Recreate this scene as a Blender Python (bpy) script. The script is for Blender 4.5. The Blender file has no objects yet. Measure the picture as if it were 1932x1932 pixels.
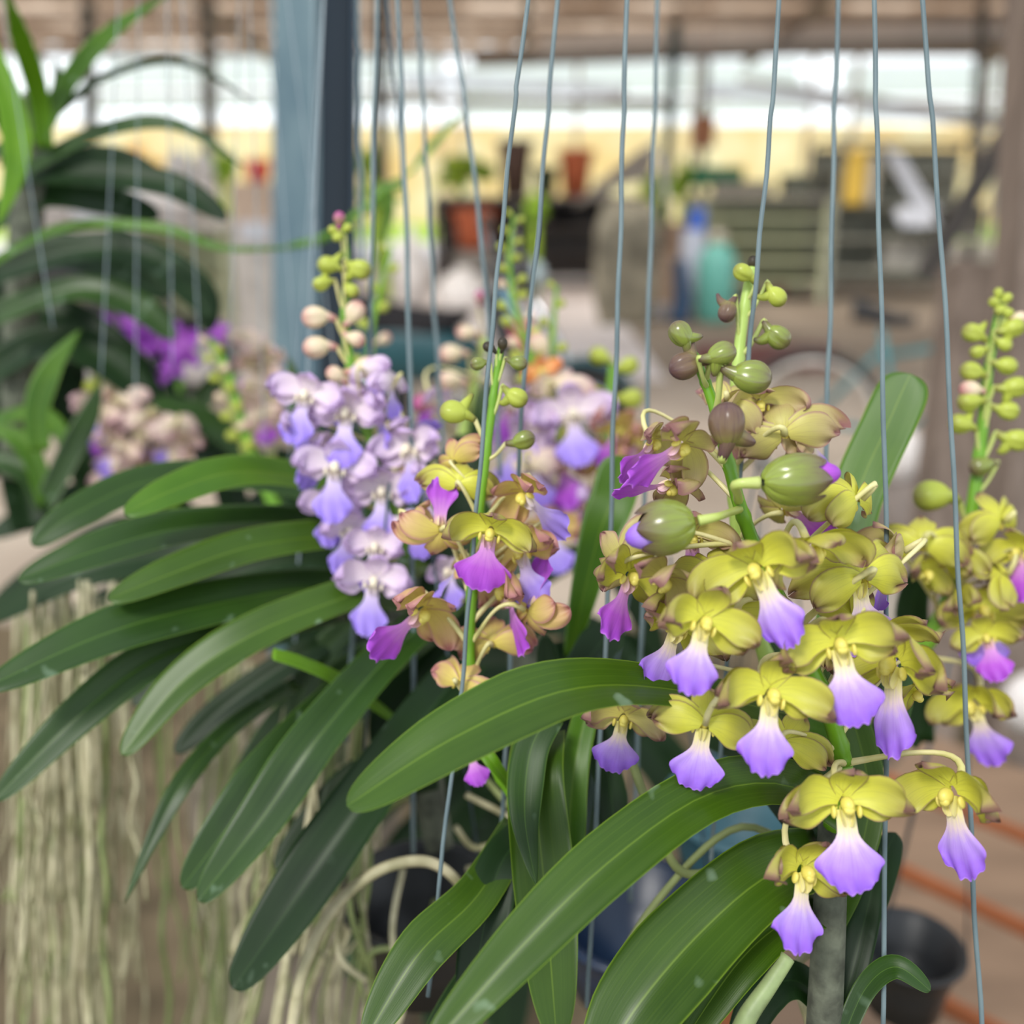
import bpy, math, random
from mathutils import Vector, Matrix, noise
S = bpy.context.scene
COL = S.collection
R = math.radians
# ------------------------------------------------------------------ camera
FPX = 1860.0
PITCH = R(18.9)
CAM = Vector((0, 0, 1.5))
RT = Vector((1, 0, 0))
FW = Vector((0, math.cos(PITCH), -math.sin(PITCH)))
UP = Vector((0, math.sin(PITCH), math.cos(PITCH)))
cd = bpy.data.cameras.new('camera')
cam = bpy.data.objects.new('camera', cd)
COL.objects.link(cam)
cam.location = CAM
cam.rotation_euler = (R(90) - PITCH, 0, 0)
cd.sensor_width = 36
cd.lens = FPX / 1932 * 36
cd.clip_start = 0.02
cd.clip_end = 300
cd.dof.use_dof = True
cd.dof.focus_distance = 0.31
cd.dof.aperture_fstop = cd.lens / 6.6
S.camera = cam
# ------------------------------------------------------------------ world + light
w = bpy.data.worlds.new('sky')
S.world = w
w.use_nodes = True
nt = w.node_tree
bg = nt.nodes['Background']
tc = nt.nodes.new('ShaderNodeTexCoord')
sp = nt.nodes.new('ShaderNodeSeparateXYZ')
rp = nt.nodes.new('ShaderNodeValToRGB')
nt.links.new(tc.outputs['Generated'], sp.inputs[0])
nt.links.new(sp.outputs['Z'], rp.inputs['Fac'])
rp.color_ramp.elements[0].position = 0.0
rp.color_ramp.elements[0].color = (0.93, 0.98, 1.0, 1)
rp.color_ramp.elements[1].position = 0.55
rp.color_ramp.elements[1].color = (0.54, 0.60, 0.66, 1)
nt.links.new(rp.outputs['Color'], bg.inputs['Color'])
bg.inputs['Strength'].default_value = 1.75
sd = bpy.data.lights.new('sun', 'SUN')
sd.energy = 2.6
sd.angle = R(14)
sd.color = (1.0, 0.96, 0.9)
sun = bpy.data.objects.new('sun', sd)
COL.objects.link(sun)
sun.rotation_euler = (R(34), R(-26), 0)
S.view_settings.view_transform = 'Standard'
S.view_settings.look = 'None'
S.view_settings.gamma = 1
S.view_settings.exposure = 0.1
S.view_settings.use_curve_mapping = False


# ------------------------------------------------------------------ helpers
def P(px, py, d):
    return CAM + FW * d + RT * ((px - 966) / FPX * d) - UP * ((py - 966) / FPX * d)


def PF(px, py, z=0.0):
    r = FW + RT * ((px - 966) / FPX) - UP * ((py - 966) / FPX)
    return CAM + r * ((z - CAM.z) / r.z)


def PY(px, py, Y):
    r = FW + RT * ((px - 966) / FPX) - UP * ((py - 966) / FPX)
    return CAM + r * (Y / r.y)


def lin(c):
    o = []
    for v in c[:3]:
        v = v / 255.0
        o.append(v / 12.92 if v <= 0.04045 else ((v + 0.055) / 1.055) ** 2.4)
    return tuple(o) + (1.0,)


WPOS = {}


def link(name, me, mat, parent=None, loc=None):
    """link mesh data whose verts are in world coordinates"""
    o = bpy.data.objects.new(name, me)
    COL.objects.link(o)
    if mat:
        for m in (mat if isinstance(mat, (list, tuple)) else [mat]):
            me.materials.append(m)
    if loc is None:
        loc = sum((v.co for v in me.vertices), Vector()) / max(1, len(me.vertices))
    loc = Vector(loc)
    me.transform(Matrix.Translation(-loc))
    WPOS[o.name] = loc
    o.location = loc
    if parent is not None:
        o.parent = parent
        o.location = loc - WPOS[parent.name]
    return o


def empty(name, loc, label, cat, group=None):
    o = bpy.data.objects.new(name, None)
    COL.objects.link(o)
    o.location = loc
    o.empty_display_size = 0.02
    WPOS[o.name] = Vector(loc)
    return tag(o, label, cat, group)


def tag(o, label=None, cat=None, group=None, kind=None):
    if label: o['label'] = label
    if cat: o['category'] = cat
    if group: o['group'] = group
    if kind: o['kind'] = kind
    return o


class MB:
    def __init__(s):
        s.v = []; s.f = []; s.uv = []; s.sm = []

    def add(s, vs, fs, uvs=None, smooth=True):
        b = len(s.v)
        s.v += [Vector(v) for v in vs]
        s.uv += uvs if uvs else [(0.5, 0.5)] * len(vs)
        for f in fs:
            s.f.append(tuple(i + b for i in f)); s.sm.append(smooth)
        return s

    def grid(s, rows, uvs=None, closed=False, smooth=True, caps=False):
        n = len(rows); m = len(rows[0])
        vs = [p for r in rows for p in r]
        fs = []
        for i in range(n - 1):
            for j in range(m if closed else m - 1):
                k = (j + 1) % m
                fs.append((i * m + j, i * m + k, (i + 1) * m + k, (i + 1) * m + j))
        if caps:
            fs.append(tuple(range(m))[::-1]); fs.append(tuple((n - 1) * m + j for j in range(m)))
        return s.add(vs, fs, [u for r in uvs for u in r] if uvs else None, smooth)

    def tube(s, pts, rad, seg=8, caps=True, sub=0):
        pts = [Vector(p) for p in pts]
        if not isinstance(rad, (list, tuple)): rad = [rad] * len(pts)
        if sub: pts, rad = spline(pts, rad, sub)
        rows = []; uvs = []
        nrm = None
        for i, p in enumerate(pts):
            a = pts[max(0, i - 1)]; b = pts[min(len(pts) - 1, i + 1)]
            t = (b - a)
            t = t.normalized() if t.length > 1e-9 else Vector((0, 0, 1))
            if nrm is None:
                h = Vector((1, 0, 0)) if abs(t.x) < 0.8 else Vector((0, 1, 0))
                nrm = (h - t * h.dot(t)).normalized()
            else:
                nrm = (nrm - t * nrm.dot(t)).normalized()
            bn = t.cross(nrm)
            rows.append([p + (nrm * math.cos(2 * math.pi * j / seg) + bn * math.sin(2 * math.pi * j / seg)) * rad[i] for j in range(seg)])
            uvs.append([(j / seg, i / max(1, len(pts) - 1)) for j in range(seg)])
        return s.grid(rows, uvs, closed=True, caps=caps)

    def ball(s, c, r, M=None, nu=12, nv=8, fn=None):
        c = Vector(c)
        if not isinstance(r, (list, tuple, Vector)): r = (r, r, r)
        rows = []; uvs = []
        for i in range(nv + 1):
            th = math.pi * i / nv
            th = min(max(th, 0.02), math.pi - 0.02)
            row = []; ur = []
            for j in range(nu):
                ph = 2 * math.pi * j / nu
                q = Vector((r[0] * math.sin(th) * math.cos(ph), r[1] * math.sin(th) * math.sin(ph), r[2] * math.cos(th)))
                if fn: q = fn(q, th, ph)
                if M: q = M @ q
                row.append(c + q); ur.append((j / nu, i / nv))
            rows.append(row); uvs.append(ur)
        return s.grid(rows, uvs, closed=True, caps=True)

    def box(s, c, sz, M=None, bev=0.0):
        c = Vector(c); x, y, z = sz[0] / 2, sz[1] / 2, sz[2] / 2
        vs = [Vector((a * x, b * y, d * z)) for d in (-1, 1) for b in (-1, 1) for a in (-1, 1)]
        if M: vs = [M @ v for v in vs]
        vs = [c + v for v in vs]
        return s.add(vs, [(0, 2, 3, 1), (4, 5, 7, 6), (0, 1, 5, 4), (2, 6, 7, 3), (0, 4, 6, 2), (1, 3, 7, 5)], None, False)

    def beam(s, a, b, wx, wy, hint=(0, 0, 1)):
        a = Vector(a); b = Vector(b); t = (b - a).normalized(); h = Vector(hint)
        if abs(t.dot(h)) > 0.95: h = Vector((0, 1, 0))
        u = t.cross(h).normalized(); v = u.cross(t)
        M = Matrix((u, v, t)).transposed()
        return s.box((a + b) / 2, (wx, wy, (b - a).length), M)

    def lathe(s, c, prof, seg=24, M=None):
        c = Vector(c); rows = []
        for r, z in prof:
            row = []
            for j in range(seg):
                q = Vector((r * math.cos(2 * math.pi * j / seg), r * math.sin(2 * math.pi * j / seg), z))
                if M: q = M @ q
                row.append(c + q)
            rows.append(row)
        return s.grid(rows, None, closed=True, caps=True)

    def build(s, name, mat, parent=None, loc=None):
        me = bpy.data.meshes.new(name)
        me.from_pydata(s.v, [], s.f)
        me.polygons.foreach_set('use_smooth', s.sm)
        ul = me.uv_layers.new(name='UVMap')
        li = [0] * len(me.loops)
        me.loops.foreach_get('vertex_index', li)
        d = []
        for i in li: d += s.uv[i]
        ul.data.foreach_set('uv', d)
        me.update()
        return link(name, me, mat, parent, loc)


def spline(pts, vals, sub):
    pts = [Vector(p) for p in pts]
    n = len(pts); op = []; ov = []
    for i in range(n - 1):
        p0 = pts[max(0, i - 1)]; p1 = pts[i]; p2 = pts[i + 1]; p3 = pts[min(n - 1, i + 2)]
        for k in range(sub):
            t = k / sub
            op.append(0.5 * ((2 * p1) + (p2 - p0) * t + (2 * p0 - 5 * p1 + 4 * p2 - p3) * t * t + (3 * p1 - p0 - 3 * p2 + p3) * t ** 3))
            ov.append(vals[i] * (1 - t) + vals[i + 1] * t)
    op.append(pts[-1]); ov.append(vals[-1])
    return op, ov


# ------------------------------------------------------------------ materials
def mat(name, col, rough=0.5, spec=0.5, metal=0.0, var=0.0, scale=8.0, col2=None, trans=0.0, emit=None, bump=0.0, coat=0.0, sss=0.0, stretch=None):
    m = bpy.data.materials.new(name); m.use_nodes = True
    n = m.node_tree; b = n.nodes['Principled BSDF']
    b.inputs['Base Color'].default_value = lin(col)
    b.inputs['Roughness'].default_value = rough
    b.inputs['Specular IOR Level'].default_value = spec
    b.inputs['Metallic'].default_value = metal
    b.inputs['Coat Weight'].default_value = coat
    t = n.nodes.new('ShaderNodeTexCoord'); nz = n.nodes.new('ShaderNodeTexNoise')
    mp = n.nodes.new('ShaderNodeMapping')
    if stretch: mp.inputs['Scale'].default_value = stretch
    n.links.new(t.outputs['Object'], mp.inputs[0]); n.links.new(mp.outputs[0], nz.inputs['Vector'])
    nz.inputs['Scale'].default_value = scale; nz.inputs['Detail'].default_value = 4
    if col2 is None: col2 = tuple(max(0, c * (1 - 0.35)) for c in col)
    mx = n.nodes.new('ShaderNodeMix'); mx.data_type = 'RGBA'
    rr = n.nodes.new('ShaderNodeMapRange')
    rr.inputs['From Min'].default_value = 0.35; rr.inputs['From Max'].default_value = 0.65
    rr.inputs['To Max'].default_value = var if var else 0.25
    n.links.new(nz.outputs['Fac'], rr.inputs['Value'])
    n.links.new(rr.outputs['Result'], mx.inputs['Factor'])
    mx.inputs['A'].default_value = lin(col); mx.inputs['B'].default_value = lin(col2)
    n.links.new(mx.outputs['Result'], b.inputs['Base Color'])
    if bump:
        bp = n.nodes.new('ShaderNodeBump'); bp.inputs['Strength'].default_value = bump; bp.inputs['Distance'].default_value = 0.002
        n.links.new(nz.outputs['Fac'], bp.inputs['Height']); n.links.new(bp.outputs[0], b.inputs['Normal'])
    if emit:
        b.inputs['Emission Color'].default_value = lin(col); b.inputs['Emission Strength'].default_value = emit
    if trans:
        tr = n.nodes.new('ShaderNodeBsdfTranslucent'); ms = n.nodes.new('ShaderNodeMixShader')
        n.links.new(mx.outputs['Result'], tr.inputs[0]); ms.inputs[0].default_value = trans
        n.links.new(b.outputs[0], ms.inputs[1]); n.links.new(tr.outputs[0], ms.inputs[2])
        n.links.new(ms.outputs[0], n.nodes['Material Output'].inputs[0])
    return m


def petalmat(name, stops, edge=None, ew=0.12, rough=0.45, trans=0.25, veins=None, vein_amt=0.35, rimpos=0.985, spec=0.35):
    """colour along the petal (UV v), margin colour near the edge (UV u), fine veins"""
    m = bpy.data.materials.new(name); m.use_nodes = True
    n = m.node_tree; b = n.nodes['Principled BSDF']; L = n.links.new
    uv = n.nodes.new('ShaderNodeUVMap'); sx = n.nodes.new('ShaderNodeSeparateXYZ'); L(uv.outputs[0], sx.inputs[0])
    nz = n.nodes.new('ShaderNodeTexNoise'); nz.inputs['Scale'].default_value = 7
    L(uv.outputs[0], nz.inputs['Vector'])
    ad = n.nodes.new('ShaderNodeMath'); ad.operation = 'MULTIPLY_ADD'; L(nz.outputs['Fac'], ad.inputs[0]); ad.inputs[1].default_value = 0.14
    L(sx.outputs['Y'], ad.inputs[2])
    sb = n.nodes.new('ShaderNodeMath'); sb.operation = 'SUBTRACT'; L(ad.outputs[0], sb.inputs[0]); sb.inputs[1].default_value = 0.07
    rp = n.nodes.new('ShaderNodeValToRGB'); L(sb.outputs[0], rp.inputs[0])
    cr = rp.color_ramp
    while len(cr.elements) < len(stops): cr.elements.new(0.5)
    for e, (p, c) in zip(cr.elements, stops): e.position = p; e.color = lin(c)
    out = rp.outputs['Color']
    if veins:
        mp = n.nodes.new('ShaderNodeMapping'); mp.inputs['Scale'].default_value = (26, 1.5, 1); L(uv.outputs[0], mp.inputs[0])
        n2 = n.nodes.new('ShaderNodeTexNoise'); n2.inputs['Scale'].default_value = 1.0; n2.inputs['Detail'].default_value = 2; L(mp.outputs[0], n2.inputs['Vector'])
        mr = n.nodes.new('ShaderNodeMapRange'); mr.inputs['From Min'].default_value = 0.5; mr.inputs['From Max'].default_value = 0.68; mr.inputs['To Max'].default_value = vein_amt
        L(n2.outputs['Fac'], mr.inputs['Value'])
        mx = n.nodes.new('ShaderNodeMix'); mx.data_type = 'RGBA'; L(mr.outputs[0], mx.inputs['Factor']); L(out, mx.inputs['A']); mx.inputs['B'].default_value = lin(veins)
        out = mx.outputs['Result']
    if edge:
        s1 = n.nodes.new('ShaderNodeMath'); s1.operation = 'SUBTRACT'; L(sx.outputs['X'], s1.inputs[0]); s1.inputs[1].default_value = 0.5
        s2 = n.nodes.new('ShaderNodeMath'); s2.operation = 'ABSOLUTE'; L(s1.outputs[0], s2.inputs[0])
        m2 = n.nodes.new('ShaderNodeMapRange'); m2.inputs['From Min'].default_value = 0.5 - ew; m2.inputs['From Max'].default_value = 0.5; m2.inputs['To Max'].default_value = 0.85
        L(s2.outputs[0], m2.inputs['Value'])
        m3 = n.nodes.new('ShaderNodeMapRange'); m3.inputs['From Min'].default_value = rimpos - ew; m3.inputs['From Max'].default_value = 1.0; m3.inputs['To Max'].default_value = 0.85
        L(sx.outputs['Y'], m3.inputs['Value'])
        mm = n.nodes.new('ShaderNodeMath'); mm.operation = 'MAXIMUM'; L(m2.outputs[0], mm.inputs[0]); L(m3.outputs[0], mm.inputs[1])
        mx = n.nodes.new('ShaderNodeMix'); mx.data_type = 'RGBA'; L(mm.outputs[0], mx.inputs['Factor']); L(out, mx.inputs['A']); mx.inputs['B'].default_value = lin(edge)
        out = mx.outputs['Result']
    L(out, b.inputs['Base Color'])
    b.inputs['Roughness'].default_value = rough; b.inputs['Specular IOR Level'].default_value = spec
    if trans:
        tr = n.nodes.new('ShaderNodeBsdfTranslucent'); ms = n.nodes.new('ShaderNodeMixShader')
        L(out, tr.inputs[0]); ms.inputs[0].default_value = trans
        L(b.outputs[0], ms.inputs[1]); L(tr.outputs[0], ms.inputs[2]); L(ms.outputs[0], n.nodes['Material Output'].inputs[0])
    return m


def leafmat(name, c1, c2, edge, rough=0.3, trans=0.12, spot=0.0, spec=0.4):
    m = bpy.data.materials.new(name); m.use_nodes = True
    n = m.node_tree; b = n.nodes['Principled BSDF']; L = n.links.new
    uv = n.nodes.new('ShaderNodeUVMap'); sx = n.nodes.new('ShaderNodeSeparateXYZ'); L(uv.outputs[0], sx.inputs[0])
    t = n.nodes.new('ShaderNodeTexCoord')
    nz = n.nodes.new('ShaderNodeTexNoise'); nz.inputs['Scale'].default_value = 22; nz.inputs['Detail'].default_value = 3; L(t.outputs['Object'], nz.inputs['Vector'])
    mx = n.nodes.new('ShaderNodeMix'); mx.data_type = 'RGBA'; mx.inputs['A'].default_value = lin(c1); mx.inputs['B'].default_value = lin(c2)
    mr0 = n.nodes.new('ShaderNodeMapRange'); mr0.inputs['From Min'].default_value = 0.3; mr0.inputs['From Max'].default_value = 0.7; L(nz.outputs['Fac'], mr0.inputs['Value'])
    L(mr0.outputs[0], mx.inputs['Factor'])
    # long fine veins
    mp = n.nodes.new('ShaderNodeMapping'); mp.inputs['Scale'].default_value = (40, 1.2, 1); L(uv.outputs[0], mp.inputs[0])
    n2 = n.nodes.new('ShaderNodeTexNoise'); n2.inputs['Scale'].default_value = 1; L(mp.outputs[0], n2.inputs['Vector'])
    mr = n.nodes.new('ShaderNodeMapRange'); mr.inputs['From Min'].default_value = 0.45; mr.inputs['From Max'].default_value = 0.75; mr.inputs['To Max'].default_value = 0.10; L(n2.outputs['Fac'], mr.inputs['Value'])
    mv = n.nodes.new('ShaderNodeMix'); mv.data_type = 'RGBA'; L(mr.outputs[0], mv.inputs['Factor']); L(mx.outputs['Result'], mv.inputs['A']); mv.inputs['B'].default_value = lin(edge)
    # margin and midrib
    s1 = n.nodes.new('ShaderNodeMath'); s1.operation = 'SUBTRACT'; L(sx.outputs['X'], s1.inputs[0]); s1.inputs[1].default_value = 0.5
    s2 = n.nodes.new('ShaderNodeMath'); s2.operation = 'ABSOLUTE'; L(s1.outputs[0], s2.inputs[0])
    m2 = n.nodes.new('ShaderNodeMapRange'); m2.inputs['From Min'].default_value = 0.478; m2.inputs['From Max'].default_value = 0.5; m2.inputs['To Max'].default_value = 0.8; L(s2.outputs[0], m2.inputs['Value'])
    m4 = n.nodes.new('ShaderNodeMapRange'); m4.inputs['From Min'].default_value = 0.02; m4.inputs['From Max'].default_value = 0.0; m4.inputs['To Max'].default_value = 0.5; L(s2.outputs[0], m4.inputs['Value'])
    mm = n.nodes.new('ShaderNodeMath'); mm.operation = 'MAXIMUM'; L(m2.outputs[0], mm.inputs[0]); L(m4.outputs[0], mm.inputs[1])
    me_ = n.nodes.new('ShaderNodeMix'); me_.data_type = 'RGBA'; L(mm.outputs[0], me_.inputs['Factor']); L(mv.outputs['Result'], me_.inputs['A']); me_.inputs['B'].default_value = lin(edge)
    out = me_.outputs['Result']
    if spot:
        n3 = n.nodes.new('ShaderNodeTexNoise'); n3.inputs['Scale'].default_value = 70; n3.inputs['Detail'].default_value = 2; L(t.outputs['Object'], n3.inputs['Vector'])
        m5 = n.nodes.new('ShaderNodeMapRange'); m5.inputs['From Min'].default_value = 0.66; m5.inputs['From Max'].default_value = 0.74; m5.inputs['To Max'].default_value = spot; L(n3.outputs['Fac'], m5.inputs['Value'])
        mz = n.nodes.new('ShaderNodeMix'); mz.data_type = 'RGBA'; L(m5.outputs[0], mz.inputs['Factor']); L(out, mz.inputs['A']); mz.inputs['B'].default_value = lin((150, 175, 150))
        out = mz.outputs['Result']
    L(out, b.inputs['Base Color'])
    b.inputs['Roughness'].default_value = rough; b.inputs['Specular IOR Level'].default_value = spec
    bp = n.nodes.new('ShaderNodeBump'); bp.inputs['Strength'].default_value = 0.12; bp.inputs['Distance'].default_value = 0.0004
    L(n2.outputs['Fac'], bp.inputs['Height']); L(bp.outputs[0], b.inputs['Normal'])
    tr = n.nodes.new('ShaderNodeBsdfTranslucent'); ms = n.nodes.new('ShaderNodeMixShader')
    L(out, tr.inputs[0]); ms.inputs[0].default_value = trans
    L(b.outputs[0], ms.inputs[1]); L(tr.outputs[0], ms.inputs[2]); L(ms.outputs[0], n.nodes['Material Output'].inputs[0])
    return m


LEAF = {
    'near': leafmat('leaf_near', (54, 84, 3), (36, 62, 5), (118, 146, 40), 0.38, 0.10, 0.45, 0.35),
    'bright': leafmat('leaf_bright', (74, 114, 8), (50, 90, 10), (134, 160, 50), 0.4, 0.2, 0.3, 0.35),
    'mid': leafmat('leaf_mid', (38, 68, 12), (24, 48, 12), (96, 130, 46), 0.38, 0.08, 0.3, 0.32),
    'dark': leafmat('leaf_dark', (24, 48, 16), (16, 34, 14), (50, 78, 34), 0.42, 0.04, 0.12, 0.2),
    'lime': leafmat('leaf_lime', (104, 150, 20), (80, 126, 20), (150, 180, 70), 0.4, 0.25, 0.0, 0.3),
}
FL = {
    'yellow': petalmat('petal_yellow', [(0.0, (226, 226, 90)), (0.35, (204, 202, 72)), (0.8, (180, 174, 84)), (1.0, (164, 140, 98))], edge=(120, 78, 84), ew=0.05, veins=(160, 160, 72)),
    'beige': petalmat('petal_beige', [(0.0, (214, 206, 112)), (0.4, (192, 182, 108)), (0.8, (182, 162, 116)), (1.0, (172, 138, 118))], edge=(150, 102, 110), ew=0.08, veins=(164, 142, 96)),
    'peach': petalmat('petal_peach', [(0.0, (226, 210, 104)), (0.4, (206, 184, 104)), (0.8, (204, 168, 120)), (1.0, (194, 142, 126))], edge=(180, 122, 128), ew=0.12, veins=(180, 140, 90)),
    'lavender': petalmat('petal_lavender', [(0.0, (238, 228, 225)), (0.5, (228, 208, 226)), (1.0, (205, 178, 220))], edge=(190, 160, 205), ew=0.12, veins=(205, 180, 205), vein_amt=0.5),
    'cream': petalmat('petal_cream', [(0.0, (236, 222, 190)), (0.6, (226, 204, 188)), (1.0, (215, 180, 180))], edge=(196, 160, 170), ew=0.12),
    'green': petalmat('petal_green', [(0.0, (200, 210, 90)), (0.6, (170, 188, 70)), (1.0, (150, 160, 70))], edge=(150, 140, 90), ew=0.1),
    'purple': petalmat('petal_purple', [(0.0, (190, 120, 205)), (0.5, (150, 70, 178)), (1.0, (128, 50, 160))], edge=(140, 60, 170), ew=0.1, veins=(100, 30, 130)),
    'orange': petalmat('petal_orange', [(0.0, (240, 190, 120)), (1.0, (220, 130, 80))]),
}
LIP = {
    'violet': petalmat('lip_violet', [(0.0, (236, 230, 120)), (0.18, (234, 224, 160)), (0.36, (226, 204, 212)), (0.52, (190, 158, 236)), (0.8, (158, 112, 228)), (1.0, (134, 84, 206))], edge=(176, 130, 222), ew=0.012, veins=(150, 96, 210), vein_amt=0.35, trans=0.2),
    'magenta': petalmat('lip_magenta', [(0.0, (235, 215, 150)), (0.25, (216, 150, 220)), (0.6, (186, 90, 214)), (1.0, (160, 66, 200))], edge=(196, 120, 222), ew=0.03, veins=(140, 50, 180), trans=0.2),
    'blue': petalmat('lip_blue', [(0.0, (238, 230, 200)), (0.25, (214, 196, 236)), (0.6, (170, 146, 236)), (1.0, (150, 122, 226))], edge=(180, 160, 236), ew=0.03, trans=0.25),
    'purple': petalmat('lip_purple', [(0.0, (170, 90, 190)), (1.0, (110, 30, 140))]),
}
M_col = mat('column_yellow', (236, 222, 112), 0.4, var=0.3, col2=(220, 200, 80), scale=300, trans=0.15)
M_colw = mat('column_cream', (238, 226, 200), 0.4, var=0.2, scale=300)
M_ped = mat('pedicel_cream', (222, 212, 158), 0.4, var=0.6, col2=(188, 184, 96), scale=120, trans=0.1)
M_pedg = mat('pedicel_green', (168, 184, 92), 0.4, var=0.5, col2=(190, 190, 130), scale=120)
M_stalk = mat('stalk_green', (110, 160, 30), 0.35, var=0.7, col2=(84, 132, 26), scale=60, trans=0.08)
M_stalkp = mat('stalk_pale', (168, 192, 98), 0.4, var=0.5, col2=(140, 170, 70), scale=60)
M_bud = {
    'olive': petalmat('bud_olive', [(0.0, (140, 156, 62)), (0.5, (122, 134, 58)), (0.8, (110, 104, 64)), (1.0, (84, 56, 62))], veins=(90, 66, 66), vein_amt=0.5, rough=0.25, trans=0.05, spec=0.6),
    'green': petalmat('bud_green', [(0.0, (186, 196, 84)), (0.6, (168, 178, 72)), (1.0, (128, 120, 66))], rough=0.35, trans=0.1),
    'pink': petalmat('bud_pink', [(0.0, (228, 220, 176)), (0.5, (226, 204, 176)), (0.9, (190, 128, 128)), (1.0, (160, 90, 100))], rough=0.4, trans=0.15),
    'brown': petalmat('bud_brown', [(0.0, (140, 140, 66)), (0.4, (112, 92, 70)), (1.0, (84, 58, 66))], veins=(70, 44, 56), vein_amt=0.5, rough=0.3, trans=0.03),
    'dead': petalmat('bud_dead', [(0.0, (70, 62, 40)), (1.0, (34, 28, 26))], trans=0.0),
    'mag': petalmat('bud_mag', [(0.0, (150, 150, 60)), (0.6, (170, 90, 130)), (1.0, (170, 60, 140))], trans=0.05),
}
M_wire = mat('wire_coated', (106, 122, 126), 0.5, 0.35, metal=0.0, var=0.6, col2=(80, 96, 102), scale=60)
M_wired = mat('wire_dark', (70, 84, 92), 0.4, 0.5, metal=0.3, var=0.4, scale=60)
M_root = mat('root_grey', (186, 178, 146), 0.6, var=0.9, col2=(116, 114, 76), scale=50, bump=0.3)
M_rootg = mat('root_green', (128, 138, 84), 0.6, var=0.8, col2=(96, 108, 60), scale=50)
M_stem = mat('stem_bark', (96, 100, 84), 0.85, var=0.9, col2=(48, 50, 40), scale=120, bump=0.8)


# ------------------------------------------------------------------ plant part builders
def leaf(parent, pts, wpx, kind='mid', roll=0.0, fold=0.28, tip='round', base=0.75, rows=26, name='leaf', widest=0.6):
    """pts: (px, py, depth) from base to tip; wpx: full width in photo pixels at its own depth"""
    rnd = random.Random(int(abs(pts[0][0] * 7 + pts[-1][1] * 13)))
    W = [P(*p) for p in pts]
    dmid = sum(p[2] for p in pts) / len(pts)
    half = wpx / 2 / FPX * dmid
    cl0, _ = spline(W, [0] * len(W), 16)
    cl = []
    for i in range(rows + 1):
        x = (1 - (1 - i / rows) ** 1.5) * (len(cl0) - 1); k0 = min(int(x), len(cl0) - 2)
        cl.append(cl0[k0].lerp(cl0[k0 + 1], x - k0))
    n = len(cl)
    NC = 5
    top = []; bot = []; uvt = []
    ph = rnd.random() * 6
    for i, p in enumerate(cl):
        t = 1 - (1 - i / rows) ** 1.5
        a = cl[max(0, i - 1)]; b = cl[min(n - 1, i + 1)]
        tg = (b - a).normalized()
        view = (CAM - p).normalized()
        hint = view * 0.85 + Vector((0, 0, 0.55))
        hint = (Matrix.Rotation(R(roll), 3, tg) @ hint)
        nr = (hint - tg * hint.dot(tg)).normalized()
        sd_ = tg.cross(nr)
        e = base + (1 - base) * min(1, t / widest)
        if tip == 'round':
            q = max(0, (t - 0.56) / 0.44); e *= math.sqrt(max(0.0, 1 - q ** 2.1)) * 0.97 + 0.03 * (1 - q)
        elif tip == 'point':
            q = max(0, (t - 0.45) / 0.55); e *= max(0.015, 1 - q ** 1.6)
        elif tip == 'blunt':
            q = max(0, (t - 0.80) / 0.20); e *= math.sqrt(max(0.0, 1 - q ** 2.3)) * 0.95 + 0.05
        hw = half * e
        th = 0.00055 * dmid / 0.3
        r1 = []; r2 = []; u1 = []
        for j in range(-NC, NC + 1):
            s = j / NC
            f = fold * (1 - 0.55 * t)
            off = (abs(s) ** 1.25 - 0.35) * f * hw
            off += math.sin(t * 9 + ph + s * 1.5) * 0.025 * hw
            asym = 1.0 if s < 0 or tip != 'round' else 1.0 - 0.10 * max(0, (t - 0.8) / 0.2)
            q = p + sd_ * (s * hw * asym) + nr * off
            k = (1 - abs(s) ** 3) * th
            r1.append(q + nr * k); r2.append(q - nr * k)
            u1.append(((s + 1) / 2, t))
        rows_ = r1 + r2[::-1]
        top.append(rows_); uvt.append(u1 + u1[::-1])
    mb = MB(); mb.grid(top, uvt, closed=True, caps=True)
    return mb.build(name, LEAF[kind], parent)


def strip(mb, M, base, d0, n0, length, prof, bend=0.0, side=0.0, cup=0.2, ruff=0.0, rf=7, ns=12, nc=5, seed=0, notch=0.0, vr=(0, 1), fan=0.0):
    """petal surface in flower units; bend curls towards n, side curls in plane"""
    rnd = random.Random(seed)
    d = Vector(d0).normalized(); n = Vector(n0).normalized(); n = (n - d * n.dot(d)).normalized()
    p = Vector(base); rows = []; uvs = []
    ph = rnd.random() * 6.28
    T = [1 - (1 - i / ns) ** 1.7 for i in range(ns + 1)] + [1.0]
    for i in range(ns + 1):
        t = T[i]; dt = T[i + 1] - t
        a = d.cross(n)
        wv = prof(t)
        row = []; ur = []
        for j in range(-nc, nc + 1):
            s = j / nc
            ex = ruff * max(0, t - 0.35) * (abs(s) ** 2 + (t ** 4)) * math.sin(s * rf + ph + t * 5)
            back = notch * (t ** 6) * (abs(math.sin(s * 8 + ph)) * 0.35 + s * s) + notch * 0.35 * (t ** 4) * math.sin(s * 21 + ph) + fan * (t ** 2.5) * abs(s) ** 2.3
            q = p + a * (s * wv) + n * (cup * (s * s) * wv + ex) - d * back
            row.append(M @ q); ur.append(((s + 1) / 2, vr[0] + (vr[1] - vr[0]) * t))
        rows.append(row); uvs.append(ur)
        kb = bend(t) if callable(bend) else bend
        d = Matrix.Rotation(kb * dt, 3, a) @ d
        n = Matrix.Rotation(kb * dt, 3, a) @ n
        if side: d = Matrix.Rotation(side * dt, 3, n) @ d
        p = p + d * (length * dt)
    mb.grid(rows, uvs)


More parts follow.
